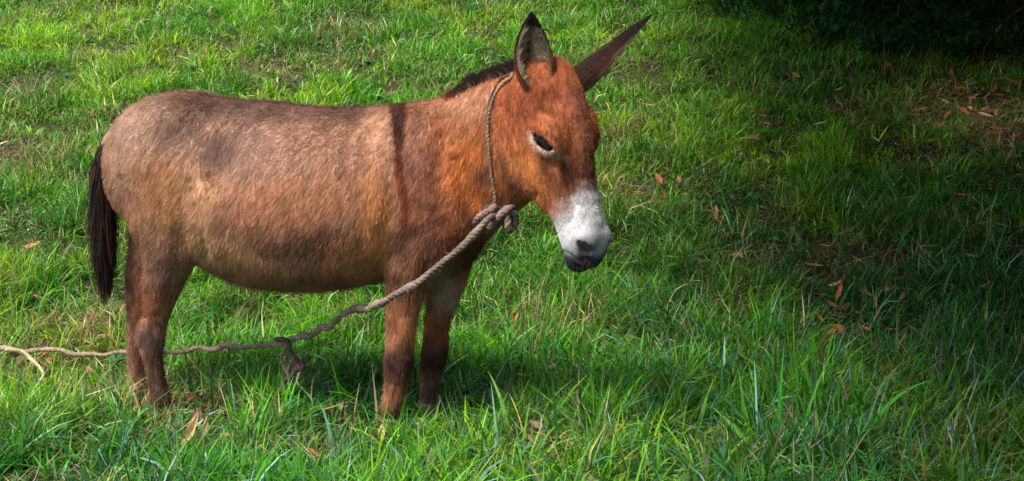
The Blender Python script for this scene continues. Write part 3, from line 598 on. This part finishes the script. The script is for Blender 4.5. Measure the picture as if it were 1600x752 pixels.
# tail: dock and switch
tp = [(200, 205), (172, 222), (160, 262), (160, 300), (162, 345), (163, 390), (163, 430), (166, 465)]
tc = spline([W(x, y, Yc(170) + .01) for x, y in tp], 60); rr = np.interp(np.linspace(0, 1, 60), [0, .1, .25, .4, 1], [.034, .030, .022, .012, .004])
V, F = tube(tc[:34], rr[:34], 12); pc = lerp(srgb(126, 96, 80), srgb(40, 24, 18), np.clip((np.arange(34) - 8) / 8, 0, 1)[:, None]); pc = np.vstack([np.repeat(pc, 12, 0), pc[0], pc[-1]])
part("tail", poly_me("tail", V, F, pc), M_hide)
tail = donkey.children[-1]
nt_ = 9000; k0 = np.minimum((rng.random(nt_) ** .8 * 28).astype(int) + 9, 40); th = rng.random(nt_) * 6.283
off = np.stack([np.cos(th), np.sin(th), 0 * th], -1) * rr[k0][:, None]; Rt = tc[k0] + off
ln = (.12 + .20 * rng.random(nt_)); kk = np.minimum(k0 + (ln / .0108).astype(int), 59 - (rng.random(nt_) ** 2 * 16).astype(int)); spread = off / np.maximum(rr[k0], .01)[:, None] * .030 * (.4 + .9 * rng.random((nt_, 1))) * np.sin(np.clip(kk / 59, 0, 1) * math.pi * .85)[:, None]
Tt = tc[kk] + spread * np.where(rng.random((nt_, 1)) < .12, 1.8, 1) + rng.normal(size=(nt_, 3)) * np.array([.006, .006, .024]); Mt = tc[(k0 + kk) // 2] + (spread * 1.2 + off * .6)
ct = np.tile(srgb(20, 13, 12), (nt_, 1)) * (.4 + rng.random((nt_, 1))); rd = rng.random(nt_) < .12; ct[rd] = srgb(96, 50, 30) * (.5 + .7 * rng.random((rd.sum(), 1)))
hair_obj("tail_hair", Rt, Mt, Tt, .0010, ct, M_hair, tail)

# ears
def ear(base, tip, opn, wmax, side_len, shade):
    base, tip = np.array(base), np.array(tip); Ln = np.linalg.norm(tip - base); ax = nrm(tip - base); opn = np.array(opn, float); opn = nrm(opn - ax * (opn @ ax)); u = np.cross(ax, opn)
    nt2, ns = 26, 17; t = np.linspace(0, 1, nt2); sarr = np.linspace(-1, 1, ns)
    wv = wmax * np.interp(t, [0, .12, .3, .5, .7, .85, .95, 1], [.62, .86, 1, .93, .66, .38, .17, .02] if side_len > 0 else [.95, 1, .95, .80, .56, .34, .16, .02]); ph = np.interp(t, [0, .2, .5, 1], [2.35, 1.9, 1.35, .95])
    lay = []
    for th_ in (0, .006):
        r = wv / np.where(ph > math.pi / 2, 1, np.sin(ph)); rr_ = r + th_ * (np.minimum(1, (1 - t) * 6 + .15))
        G = np.zeros((nt2, ns, 3))
        for i in range(nt2):
            c0 = base + ax * t[i] * Ln - opn * (.015 if side_len > 0 else -.006) * math.sin(t[i] * math.pi)
            for j in range(ns):
                a_ = ph[i] * sarr[j]; G[i, j] = c0 + u * rr_[i] * math.sin(a_) - opn * (rr_[i] * math.cos(a_) - r[i] * .6) * .8
        lay.append(G.reshape(-1, 3))
    V = np.vstack(lay); F = []; o = nt2 * ns
    for i in range(nt2 - 1):
        for j in range(ns - 1):
            a_ = i * ns + j; F.append((a_, a_ + 1, a_ + ns + 1, a_ + ns)); F.append((o + a_, o + a_ + ns, o + a_ + ns + 1, o + a_ + 1))
        for j in (0, ns - 1): a_ = i * ns + j; F.append((a_, a_ + ns, o + a_ + ns, o + a_))
    for j in range(ns - 1): a_ = (nt2 - 1) * ns + j; F.append((a_, a_ + 1, o + a_ + 1, o + a_))
    tg = np.repeat(t, ns); sg = np.tile(sarr, nt2); inn = lerp(srgb(150, 138, 116), srgb(40, 30, 24), (np.exp(-((sg + .10) / .30) ** 2) * ss(.95, .6, tg) * .95)[:, None])
    rim = np.clip(ss(.66, .9, np.abs(sg)) + ss(.72, .86, tg), 0, 1); inn = lerp(inn, srgb(26, 18, 16), rim[:, None] * .95)
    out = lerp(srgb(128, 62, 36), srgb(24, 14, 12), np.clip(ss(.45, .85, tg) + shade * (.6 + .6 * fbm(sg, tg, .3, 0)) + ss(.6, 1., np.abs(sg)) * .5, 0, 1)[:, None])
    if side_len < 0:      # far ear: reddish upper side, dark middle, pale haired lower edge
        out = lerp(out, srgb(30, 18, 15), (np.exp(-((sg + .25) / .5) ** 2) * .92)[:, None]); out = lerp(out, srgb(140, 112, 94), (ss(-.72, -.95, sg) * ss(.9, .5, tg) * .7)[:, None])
    C_ = np.vstack([inn, out]) * (.7 + .6 * fbm(V[:, 0] + V[:, 1], V[:, 2], .012, 0))[:, None]
    e = part("ear", poly_me("ear", V, F, C_), M_ear)
    # inner tufts
    nf = 1500; k = rng.integers(0, o, nf); k = k[(np.abs(sg[k]) > .3) & (tg[k] < .8)]; nf = len(k); Rr = V[k]; dd = nrm(ax * .9 - u * np.sign(sg[k])[:, None] * .5 + opn * .35 + rng.normal(size=(nf, 3)) * .25)
    ll = (.012 + .02 * rng.random(nf))[:, None]; hair_obj("ear_hair", Rr, Rr + dd * ll * .5, Rr + dd * ll + opn * ll * .15, .0006, srgb(178, 164, 140) * (.35 + .8 * rng.random((nf, 1))), M_hair, e)
    nf = 14000; k = o + rng.integers(0, o, nf); k2 = np.minimum(k + rng.choice([1, ns, ns + 1], nf), 2 * o - 1); Rr = lerp(V[k], V[k2], rng.random((nf, 1))); dd = nrm(ax + rng.normal(size=(nf, 3)) * .12); ll = (.006 + .006 * rng.random(nf))[:, None]; nn_ = nrm(V[k] - V[k - o])
    hair_obj("ear_fur", Rr, Rr + dd * ll * .5 + nn_ * ll * .12, Rr + dd * ll + nn_ * ll * .06, .0004, C_[k] * (.6 + .8 * rng.random((nf, 1))), M_hair, e)
eb = Hp(.02, -.045, .068)
ear(W(834, 136, eb[1]), W(831, 24, eb[1] - .01), (.25, -1, .0), .058, 1, .1)
fb = Hp(.02, -.035, -.062)
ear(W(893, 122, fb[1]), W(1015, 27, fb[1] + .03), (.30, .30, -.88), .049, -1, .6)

# eyes and lashes
for s, e in zip((1, -1), EYE):
    me = bpy.data.meshes.new("eye"); import bmesh; bm = bmesh.new(); bmesh.ops.create_uvsphere(bm, u_segments=24, v_segments=16, radius=.026)
    bmesh.ops.transform(bm, matrix=Matrix.Translation(Vector(Hp(.222, -.030, s * .088))) @ Matrix((eax, nrm(np.cross(HS, eax)), HS)).transposed().to_4x4() @ Matrix.Diagonal((2.25, 1.0, 1.05, 1)), verts=bm.verts); bm.to_mesh(me); bm.free(); me.polygons.foreach_set("use_smooth", np.ones(len(me.polygons), dtype=bool))
    ey = part("eye", me, M_eye)
    nl = 90; up_ = nrm(np.cross(eax, HS)); up_ = up_ if up_[2] > 0 else -up_
    q = rng.random(nl) * 2 - 1; Rr = e + eax * (q * .032)[:, None] + up_ * (.013 * (1 - q * q))[:, None] + HS * s * .012
    dd = nrm(HS * s * .7 - up_ * .8 + HF * .3 + rng.normal(size=(nl, 3)) * .12); hair_obj("eyelash", Rr, Rr + dd * .010 + HS * s * .004, Rr + dd * .022, .0005, np.tile(srgb(18, 14, 12), (nl, 1)), M_hair, ey)

# whiskers and chin hairs
nw_ = 150; Rr = HO + HL * rng.uniform(.50, .645, (nw_, 1)) + HF * rng.uniform(-.085, .03, (nw_, 1)) + HS * (rng.choice([-1, 1], (nw_, 1)) * rng.uniform(.02, .062, (nw_, 1))); sd_ = nrm((Rr - Hp(.56, -.02, 0)) * [1, 1, 1]); dd = nrm(sd_ + HL * .5 + rng.normal(size=(nw_, 3)) * .3); ll = rng.uniform(.012, .034, (nw_, 1))
hair_obj("whiskers", Rr, Rr + dd * ll * .6, Rr + dd * ll + np.array([0, 0, -.006]), .00038, np.tile(srgb(70, 60, 58), (nw_, 1)), M_hair, donkey).matrix_parent_inverse = DINV

# hooves
for k in ('nh', 'fh', 'nf', 'ff'):
    p, _, a_, b_r = LEGS[k][-1]; gzv = float(gz(p[0], p[1])); HOOFS.append((p[0] + .01, p[1])); zt = p[2] - .005
    V = []; F = []; seg = 18
    rings = [(zt, .036, .0), (zt - .012, .040, .0), ((zt + gzv) / 2, .046, .010), (gzv - .004, .053, .020), (gzv - .008, .045, .020)]
    for z, r, o_ in rings:
        for j in range(seg):
            an = 2 * math.pi * j / seg; V.append(p * [1, 1, 0] + AX * (r * 1.12 * math.cos(an) + o_) + NL * (r * math.sin(an)) + np.array([0, 0, z]))
    for i in range(len(rings) - 1):
        for j in range(seg): F.append((i * seg + j, i * seg + (j + 1) % seg, (i + 1) * seg + (j + 1) % seg, (i + 1) * seg + j))
    F.append(tuple(range(4 * seg, 5 * seg))); F.append(tuple(reversed(range(seg))))
    part("hoof", poly_me("hoof", V, F, np.tile(srgb(62, 52, 48), (len(V), 1))), M_hoof)

# ---------------------------------------------------------------- rope
rope = thing("rope", "frayed grey brown tether rope looped round the donkey's neck and trailing left through the grass", "rope", tuple(W(776, 330, -.3)))
bpy.context.view_layer.update(); RINV = Matrix.Translation(-rope.location)
RC = srgb(126, 106, 92)
from mathutils.bvhtree import BVHTree
TREE = BVHTree.FromPolygons([Vector(v) for v in BV], [tuple(map(int, f)) for f in BF])
def ray_px(px, py):
    t = W(px, py, 0.) - CAM; t = nrm(t); loc, nn_, i, dist = TREE.ray_cast(Vector(CAM), Vector(t)); return loc, nn_
def twisted(path, r, pitch, strands=3, seg=6, name="line", taper=None, parent=rope, colr=RC, n=None, fray=0, lift=0):
    path = np.asarray(path); Ls = np.concatenate([[0], np.cumsum(np.linalg.norm(np.diff(path, axis=0), axis=1))]); n = n or max(12, int(Ls[-1] / (pitch / 9)))
    sN = np.linspace(0, Ls[-1], n); P = np.stack([np.interp(sN, Ls, path[:, i]) for i in range(3)], -1); T = nrm(np.gradient(P, axis=0)); nn_ = nrm(np.cross(T[0], [.3, .2, 1])); Ns = []
    for i in range(n): nn_ = nrm(nn_ - T[i] * (nn_ @ T[i])); Ns.append(nn_)
    Ns = np.array(Ns); Bs = np.cross(T, Ns); VV, FF, CC = [], [], []; o = 0; w_ = r * (1 + .16 * np.sin(sN * 37 + 2 * np.sin(sN * 11)) + .08 * np.sin(sN * 91)); P = P + np.stack([0 * sN, np.sin(sN * 23 + 1) * .3, np.sin(sN * 31 + np.sin(sN * 13) * 2)], -1) * r * (.65 if name == 'lead_line' and path[0][0] < -.3 else .12) * np.minimum(1, np.minimum(sN, Ls[-1] - sN) * 12)[:, None]
    if taper is not None: w_ = w_ * np.interp(sN / Ls[-1], np.linspace(0, 1, len(taper)), taper)
    for k in range(strands):
        a_ = sN / pitch * 2 * math.pi + 2 * math.pi * k / strands; Q = P + (np.cos(a_)[:, None] * Ns + np.sin(a_)[:, None] * Bs) * (w_ * .40)[:, None]
        V, F = tube(Q, w_ * .66, seg); VV.append(V); FF += [tuple(i + o for i in f) for f in F]; o += len(V)
        CC.append(np.tile(colr * (.85 + .3 * random.random()), (len(V), 1)))
    V = np.vstack(VV); C_ = np.vstack(CC) * (.45 + 1.1 * fbm(V[:, 0], V[:, 2] + V[:, 1], .03, 0))[:, None]
    ob = add(name, poly_me(name, V, FF, C_), M_rope, parent)
    if parent is rope: ob.matrix_parent_inverse = RINV
    # loose fibres
    nf = int(Ls[-1] * 700) + 30; k = rng.integers(0, n, nf); dd = nrm(T[k] * .8 * rng.choice([-1, 1], nf)[:, None] + rng.normal(size=(nf, 3)) * .7); ll = (.006 + .016 * rng.random(nf))[:, None]
    Rr = P[k] + nrm(rng.normal(size=(nf, 3))) * (w_[k] * .7)[:, None]; hair_obj("fibre", Rr, Rr + dd * ll * .5, Rr + dd * ll, .0004, srgb(160, 142, 122) * (.5 + .6 * rng.random((nf, 1))), M_hair, ob)
    return ob
def on_skin(pts, lift):
    out = []
    for px, py in pts:
        loc, nn_ = ray_px(px, py)
        out.append(np.array(loc + nn_ * lift) if loc is not None else None)
    return out
# neck loop: cord doubled over the crest, down the near side to the knot and round the far side
near = [(801, 122), (787, 132), (775, 148), (767, 170), (764, 200), (765, 235), (768, 270), (773, 300)]
ns_ = [p for p in on_skin(near, .006) if p is not None]
kn = W(777, 332, -.28); locK, nK = ray_px(772, 330)
if locK is not None: kn = np.array(locK + nK * .02)
top = ns_[0] + np.array([.012, .05, .022])
farside = [ns_[0], top, top + np.array([.02, .10, -.03]), top + np.array([.05, .17, -.20]), kn + np.array([.08, .16, .12]), kn + np.array([.05, .06, .02]), kn]
twisted(spline(ns_ + [kn], 90),   .0046, .030, 2, 6, "neck_loop", colr=srgb(150, 122, 100))
twisted(spline(farside, 60),   .0046, .030, 2, 6, "neck_loop", colr=srgb(150, 122, 100))
near2 = [(799, 116), (783, 125), (772, 142), (766, 160), (764, 185)]; n2 = [p for p in on_skin(near2, .004) if p is not None]
if len(n2) > 3: twisted(spline(n2, 50), .0035, .02, 2, 6, "neck_loop", colr=srgb(84, 62, 54))
# knot: several turns
def coil(c, e1, e2, r1, r2, n=40, a0=0, a1=6.283, dr=None):
    a_ = np.linspace(a0, a1, n)[:, None]; return c + e1 * r1 * np.cos(a_) + e2 * r2 * np.sin(a_) + (0 if dr is None else dr * np.linspace(-1, 1, n)[:, None])
ex = np.array([1., 0, 0]); ez = np.array([0, 0, 1.]); ey_ = np.array([0, 1., 0]); kd = nrm(ex * .75 - ez * .65)
knot = np.vstack([coil(kn + ex * .012, nrm(ex * .55 + ez * .8), nrm(ey_ + ex * .4), .042, .030, 30, 0, 5.6, kd * .012), coil(kn - ex * .006, nrm(ex * .9 + ez * .5), nrm(ey_ * .9 - ez * .4), .050, .030, 30, -.6, 5.2, kd * -.010),
                  coil(kn + ex * .025 - ez * .01, nrm(ez * 1. - ex * .3), nrm(ey_ + ez * .3), .034, .026, 30, .5, 6.6, ex * .016), coil(kn + ex * .0 - ez * .006, nrm(ex - ez * .5), nrm(ez + ex * .5), .040, .026, 30, 0, 5.5, ey_ * -.014)])
twisted(kn + (spline(knot[::3], 240) - kn) * np.array([1.3, 1.15, 1.15]), .0135, .05, 3, 7, "knot", colr=srgb(120, 98, 90))
t1 = np.array([kn + ex * .02, kn + ex * .055 + ez * .012 - ey_ * .01, kn + ex * .066 - ez * .02, kn + ex * .060 - ez * .045]); twisted(spline(t1, 24), .013, .04, 3, 7, "loose_end", colr=srgb(120, 98, 90))
# lead line down across the shoulder, past the near foreleg, then through the grass
lead_px = [(760, 345), (740, 368), (718, 390), (690, 412), (660, 436), (635, 452), (612, 464)]
ls = on_skin(lead_px, .013); lp = []
for (px, py), p in zip(lead_px, ls):
    Yl = float(np.interp(px, [600, 640, 760], [-.335, -.33, -.32])); q = W(px, py, Yl)
    if p is not None and np.linalg.norm(p - CAM) < np.linalg.norm(q - CAM): q = p
    lp.append(q)
grass_px = [(596, 474, -.30), (575, 480, -.22), (550, 487, -.12), (520, 505, .0), (490, 520, .08), (452, 534, .14), (415, 538, .18), (370, 541, .22), (320, 545, .26), (255, 549, .30), (200, 551, .33), (150, 553, .33), (118, 556, .32), (95, 550, .32), (70, 549, .32), (40, 549, .32), (0, 546, .32), (-50, 543, .32), (-130, 541, .36), (-230, 548, .30), (-340, 545, .34)]
def gp(px, py, Y):
    p = W(px, py, Y); p[2] = max(p[2], float(gz(p[0], p[1])) + .02); return p
allp = [kn] + lp + [gp(*q) for q in grass_px]
twisted(spline(allp[:9], 160), .0120, .05, 3, 8, "lead_line", colr=srgb(112, 95, 86))
twisted(spline(allp[8:19], 260), .0110, .05, 3, 8, "lead_line", taper=[1.1, 1.2, .9, 1.1, .85, .95, .8, .8], colr=srgb(118, 104, 88))
twisted(spline(allp[18:], 320), .0100, .06, 3, 7, "lead_line", taper=[.7, 1, 1.2, .9, 1.1, 1.3], colr=srgb(132, 116, 94))
# second knot and its dark hanging tangle
tg = [gp(430, 530, .15), gp(448, 533, .12), gp(455, 552, .10), gp(464, 570, .08), gp(458, 588, .07), gp(446, 596, .05), gp(440, 606, .04), gp(452, 604, .03), gp(462, 600, .03)]
twisted(spline(tg, 90), .0105, .05, 3, 7, "hanging_tangle", taper=[.6, 1, .9, 1.3, 1.4, 1.3, 1.1, .8], colr=srgb(74, 60, 58))
tg2 = [gp(470, 562, .06), gp(474, 575, .05), gp(462, 580, .045), gp(450, 600, .04), gp(436, 612, .03)]; twisted(spline(tg2, 60), .0085, .045, 3, 7, "hanging_tangle", colr=srgb(66, 54, 52))
tw = [gp(468, 582, .04), gp(464, 596, .03), gp(472, 607, .02), gp(486, 622, .01), gp(489, 640, .0)]; twisted(spline(tw, 50), .0028, .02, 2, 5, "loose_string", colr=srgb(196, 186, 160))
tg3 = [gp(448, 540, .11), gp(440, 560, .09), (gp(450, 584, .07)), gp(466, 594, .05), gp(470, 578, .06), gp(456, 566, .08), gp(450, 580, .06)]; twisted(spline(tg3, 80), .007, .03, 2, 6, "hanging_tangle", colr=srgb(104, 88, 80))
fe = [gp(10, 546, .30), gp(35, 549, .27), gp(50, 562, .22), gp(62, 574, .18), gp(68, 586, .14), gp(60, 596, .12)]; twisted(spline(fe, 60), .008, .05, 3, 6, "frayed_end", taper=[1, 1, .8, .6, .4], colr=srgb(176, 156, 122))

make_grass()

# ---------------------------------------------------------------- dead leaves that lie on the meadow, each a thing
def leaf_mesh(L, Wd, curl, fold, ragged, colr, nl=12, nw=6):
    V, F, C_ = [], [], []
    for i in range(nl + 1):
        t = i / nl; wv = Wd * math.sin(math.pi * min(1, t * .96 + .02)) ** .75 * (1 - .25 * t)
        for j in range(nw + 1):
            s = j / nw * 2 - 1; z = curl * (t - .5) ** 2 * L * 2 + fold * abs(s) * wv + .004 * math.sin(9 * t + 4 * s)
            V.append((L * (t - .5), s * wv * (1 + ragged * random.uniform(-1, 1) * (abs(s) > .9)), z)); g = .75 + .5 * random.random() - .35 * (abs(s) < .1)
            C_.append(colr * g)
    for i in range(nl):
        for j in range(nw): a_ = i * (nw + 1) + j; F.append((a_, a_ + 1, a_ + nw + 2, a_ + nw + 1))
    return poly_me("leaf", V, F, np.array(C_))
LEAVES = [  # px, py, length, half width, yaw, tilt, lift, colour, label, curl, fold
 (50, 386, .085, .018, .2, .25, .05, (190, 116, 60), "orange brown dead leaf lying in bright grass left of the tail", .4, .3),
 (300, 694, .14, .016, 1.15, .8, .06, (176, 136, 98), "curled tan dry leaf standing in the grass in front of the hind legs", .5, .9),
 (320, 672, .10, .010, .9, 1.0, .10, (200, 168, 128), "thin twisted straw leaf behind the curled tan one near the hind legs", .8, .8),
 (594, 702, .10, .013, 1.3, 1.1, .05, (204, 160, 116), "pointed tan dead leaf upright below the near front hoof", .2, .9),
 (534, 643, .075, .012, -.25, .15, .06, (196, 176, 130), "pale bent dry leaf lying left of the near front hoof", .6, .5),
 (803, 500, .07, .020, 1.2, .8, .07, (176, 120, 64), "brown dead leaf tilted up in the grass right of the far foreleg", .3, .5),
 (860, 578, .06, .012, .3, .3, .06, (186, 150, 110), "small pale curled leaf in the grass under the muzzle", .6, .6),
 (1305, 445, .06, .009, -.4, .4, .07, (214, 186, 140), "pale dry leaf lit up beside the bare soil hollow on the right", .5, .5),
 (1290, 528, .12, .010, .5, .35, .06, (168, 110, 70), "long rusty leaf slanting in the grass below the bare hollow", .3, .7),
 (1188, 702, .07, .013, .4, .3, .06, (196, 150, 104), "small tan leaf at the bottom edge in dark grass", .4, .6),
 (960, 683, .12, .008, .7, .5, .08, (186, 138, 84), "slender tan leaf slanting up from the foreground grass", .3, .8),
 (1392, 608, .08, .008, .05, .2, .07, (190, 156, 112), "pale splintered dry leaf right of the tall foreground blades", .6, .6),
]
for px, py, L_, Wd, yw, tl, lift, rgb, lab, cu, fo in LEAVES:
    p = world_from_px(px, py)[0]; me = leaf_mesh(L_, Wd, cu, fo, .05, srgb(*rgb)); o = add("dead_leaf", me, M_leaf, None, label=lab, category="leaf", group="dead leaves in the grass")
    pp = W(px, py, p[1] - lift * 2.2); pp[2] = max(pp[2], float(gz(pp[0], pp[1])) + .045 + .4 * L_ * math.sin(tl)); o.location = pp; o.rotation_euler = (random.uniform(.3, .7), -tl, yw)
# standout broad blades
def broad(px, py, L_, wd, yw, ln, cu, rgb, lab, cat="grass blade"):
    p = world_from_px(px, py)[0]; c = np.array([srgb(*rgb)])
    V, F, C_ = blades(np.array([[0, 0, -.01]]), np.array([L_]), np.array([wd]), np.array([yw]), np.array([ln]), np.array([cu]), c, 5); V = V.astype(float)
    fold = V.copy(); o = add("grass_blade", mesh_np("blade", V, F, C_), M_grass, None, label=lab, category=cat, group="broad grass blades standing out"); o.location = p
broad(1352, 690, .34, .020, .15, .25, 1.2, (70, 150, 50), "broad bright green blade arching right over the dark grass at lower right")
broad(1405, 752, .14, .018, .3, .05, .2, (90, 140, 90), "short upright blue green blade at the bottom right edge")
broad(1215, 690, .36, .014, 1.2, .05, .3, (50, 150, 40), "tall upright blade in the clump right of the muzzle")
broad(1250, 700, .40, .016, .4, .12, .5, (60, 160, 40), "tall leaning blade in the clump right of the muzzle")
broad(880, 752, .20, .022, 2.8, .5, .7, (70, 150, 50), "wide green blade leaning left at the bottom edge below the muzzle")
broad(355, 720, .32, .013, .6, .5, .9, (90, 130, 90), "long grey green blade leaning right between front and hind legs")
broad(1300, 455, .22, .020, .9, .2, .4, (30, 90, 50), "dark green upright blade by the bare soil hollow")
broad(1385, 460, .20, .022, 2.6, .3, .9, (34, 110, 50), "dark green blade bending left by the bare soil hollow")

# leaf litter under the tree on the right: nobody could count it
def litter():
    n = 2600; pts = []
    cs = [(1510, 165, .5, 260), (1570, 215, .42, 200), (1330, 180, .4, 60), (1440, 140, .5, 60), (1230, 452, .35, 70), (1300, 440, .3, 60), (1530, 370, .4, 60), (1000, 320, .3, 70), (1300, 545, .3, 30), (1400, 590, .3, 30), (900, 715, .25, 20), (120, 560, .35, 40), (280, 650, .3, 30), (30, 590, .35, 40), (1200, 250, .9, 80), (500, 680, .6, 40), (1500, 600, .6, 60)]
    Pc = world_from_px([c[0] for c in cs], [c[1] for c in cs]); VV, FF, CC = [], [], []; o = 0
    for (a_, b2, r, m), P in zip(cs, Pc):
        x = P[0] + rng.normal(size=m) * r * .6; y = P[1] + rng.normal(size=m) * r * .6; z = gz(x, y) + .015 + rng.random(m) * (.09 if P[1] > 3 else .06)
        for i in range(m):
            L_ = random.uniform(.015, .055) * (1.05 if P[1] > 3 else 1); wd = L_ * random.uniform(.08, .35); R_ = np.array(Matrix.Rotation(random.uniform(0, 6.28), 3, 'Z') @ Matrix.Rotation(random.gauss(0, .5), 3, 'X') @ Matrix.Rotation(random.gauss(0, .4), 3, 'Y'))
            q = np.array([(-L_, 0, 0), (-L_ * .3, wd, .3 * wd), (L_ * .5, wd * .7, .3 * wd), (L_, 0, .2 * L_), (L_ * .5, -wd * .7, .3 * wd), (-L_ * .3, -wd, .3 * wd), (0, 0, -.1 * wd)]) @ R_.T + [x[i], y[i], z[i]]
            VV.append(q); FF += [(o, o + 1, o + 6), (o + 1, o + 2, o + 6), (o + 2, o + 3, o + 6), (o + 3, o + 4, o + 6), (o + 4, o + 5, o + 6), (o + 5, o, o + 6)]; o += 7
            base = random.choice([(160, 100, 60), (150, 84, 48), (150, 104, 70), (100, 66, 50), (180, 146, 104), (120, 90, 72), (150, 92, 54)]); CC.append(np.tile(srgb(*base) * random.uniform(.6, 1.2), (7, 1)))
    add("fallen_leaves", mesh_np("litter", np.vstack(VV), np.array(FF), np.vstack(CC), smooth=False), M_leaf, kind="stuff", label="brown fallen leaf litter scattered in the grass", category="leaf litter")
litter()

# ---------------------------------------------------------------- the tree just beyond the upper right edge, its boughs hang over the right of the meadow
def tree():
    bx, by = 5.6, 5.2; g0 = float(gz(bx, by)); t = thing("tree", "broad leafy tree beyond the right edge whose boughs shade the meadow", "tree", (bx, by, g0))
    bpy.context.view_layer.update(); inv = Matrix.Translation(-t.location)
    Pt = [(bx, by, g0 - .2), (bx - .05, by, g0 + .8), (bx - .2, by - .1, g0 + 1.7), (bx - .3, by - .1, g0 + 3.0)]
    V, F = tube(spline(Pt, 24), np.interp(np.linspace(0, 1, 24), [0, .1, 1], [.42, .30, .18]), 16); C_ = np.tile(np.array([.11, .08, .055]), (len(V), 1)); V = V + (rng.random(V.shape) - .5) * .02
    o = add("trunk", poly_me("trunk", V, F, C_), M_bark, t); o.matrix_parent_inverse = inv
    tips = []
    ends = [(3.0, 1.2, 3.6), (2.6, 3.6, 3.9), (3.6, 6.0, 4.2), (5.0, 2.4, 4.6), (7.5, 4.0, 4.5), (6.5, 7.5, 4.8), (4.2, -.6, 3.6), (4.4, 8.2, 4.4), (6.4, .2, 4.2)]
    for e in ends:
        s0 = np.array(Pt[2]) + [0, 0, random.uniform(0, 1.1)]; e = np.array(e); m = (s0 + e) / 2 + [0, 0, .5]
        V, F = tube(spline([s0, m, e], 16), np.linspace(.12, .025, 16), 8); o = add("bough", poly_me("bough", V, F, np.tile(np.array([.11, .08, .055]), (len(V), 1))), M_bark, t); o.matrix_parent_inverse = inv
    # crown: clumps of leaves, with a gap that lets the sun reach the leaf litter
    gap = world_from_px([1500, 1575], [165, 215]); cl = []
    while len(cl) < TREE_CLUMPS:
        x = random.uniform(-.9, 9.5); y = random.uniform(-8, 10.5); q = ((x - 5.2) / 5.9) ** 2 + ((y - 1.2) / 8.8) ** 2
        if q > 1 + random.uniform(-.25, .1) or random.random() > ss(-.9, .7, x - .24 * min(max(y, 0), 4) - .05 * max(y - 4, 0)): continue
        lowz = CROWN_LOW + .9 * random.random() ** 1.5 * 2.0
        if min(math.hypot(x - d.x / d.z * (lowz - g_[2]) - g_[0], y - d.y / d.z * (lowz - g_[2]) - g_[1]) for g_ in gap) < .62: continue
        cl.append((x, y, lowz, random.uniform(.35, .65)))
    nl = 55; M = len(cl) * nl; cc = np.array(cl); idx = np.repeat(np.arange(len(cl)), nl)
    P = cc[idx, :3] + rng.normal(size=(M, 3)) * cc[idx, 3:] * np.array([.6, .6, .3]); P[:, 2] = np.maximum(P[:, 2], 2.05 + 0 * P[:, 2])
    u = nrm(rng.normal(size=(M, 3)) * [1, 1, .35]); v = nrm(np.cross(u, rng.normal(size=(M, 3)))); L_ = (.08 + .07 * rng.random(M))[:, None]; wv = L_ * .42
    V = np.stack([P - u * L_, P + v * wv, P + u * L_, P - v * wv], 1).reshape(-1, 3); F = np.arange(M * 4).reshape(-1, 4)
    g = np.array([.045, .085, .018]) * (.6 + .8 * rng.random((M, 1))); C_ = np.repeat(g, 4, 0)
    o = add("crown", mesh_np("crown", V, F, C_, smooth=False), M_grass, t); o.matrix_parent_inverse = inv
CROWN_LOW, TREE_CLUMPS = 2.6, 3000
tree()
# thin bare branch low under the tree
V, F = tube(spline([world_from_px(1535, 95)[0] + [0, 0, .08], world_from_px(1575, 60)[0] + [0, 0, .14], world_from_px(1640, 20)[0] + [0, 0, .18]], 20), np.linspace(.008, .022, 20), 8)
add("fallen_branch", poly_me("branch", V, F, np.tile(srgb(120, 82, 62), (len(V), 1))), M_bark, None, label="thin bare brown branch lying in the deep shade under the tree", category="branch")
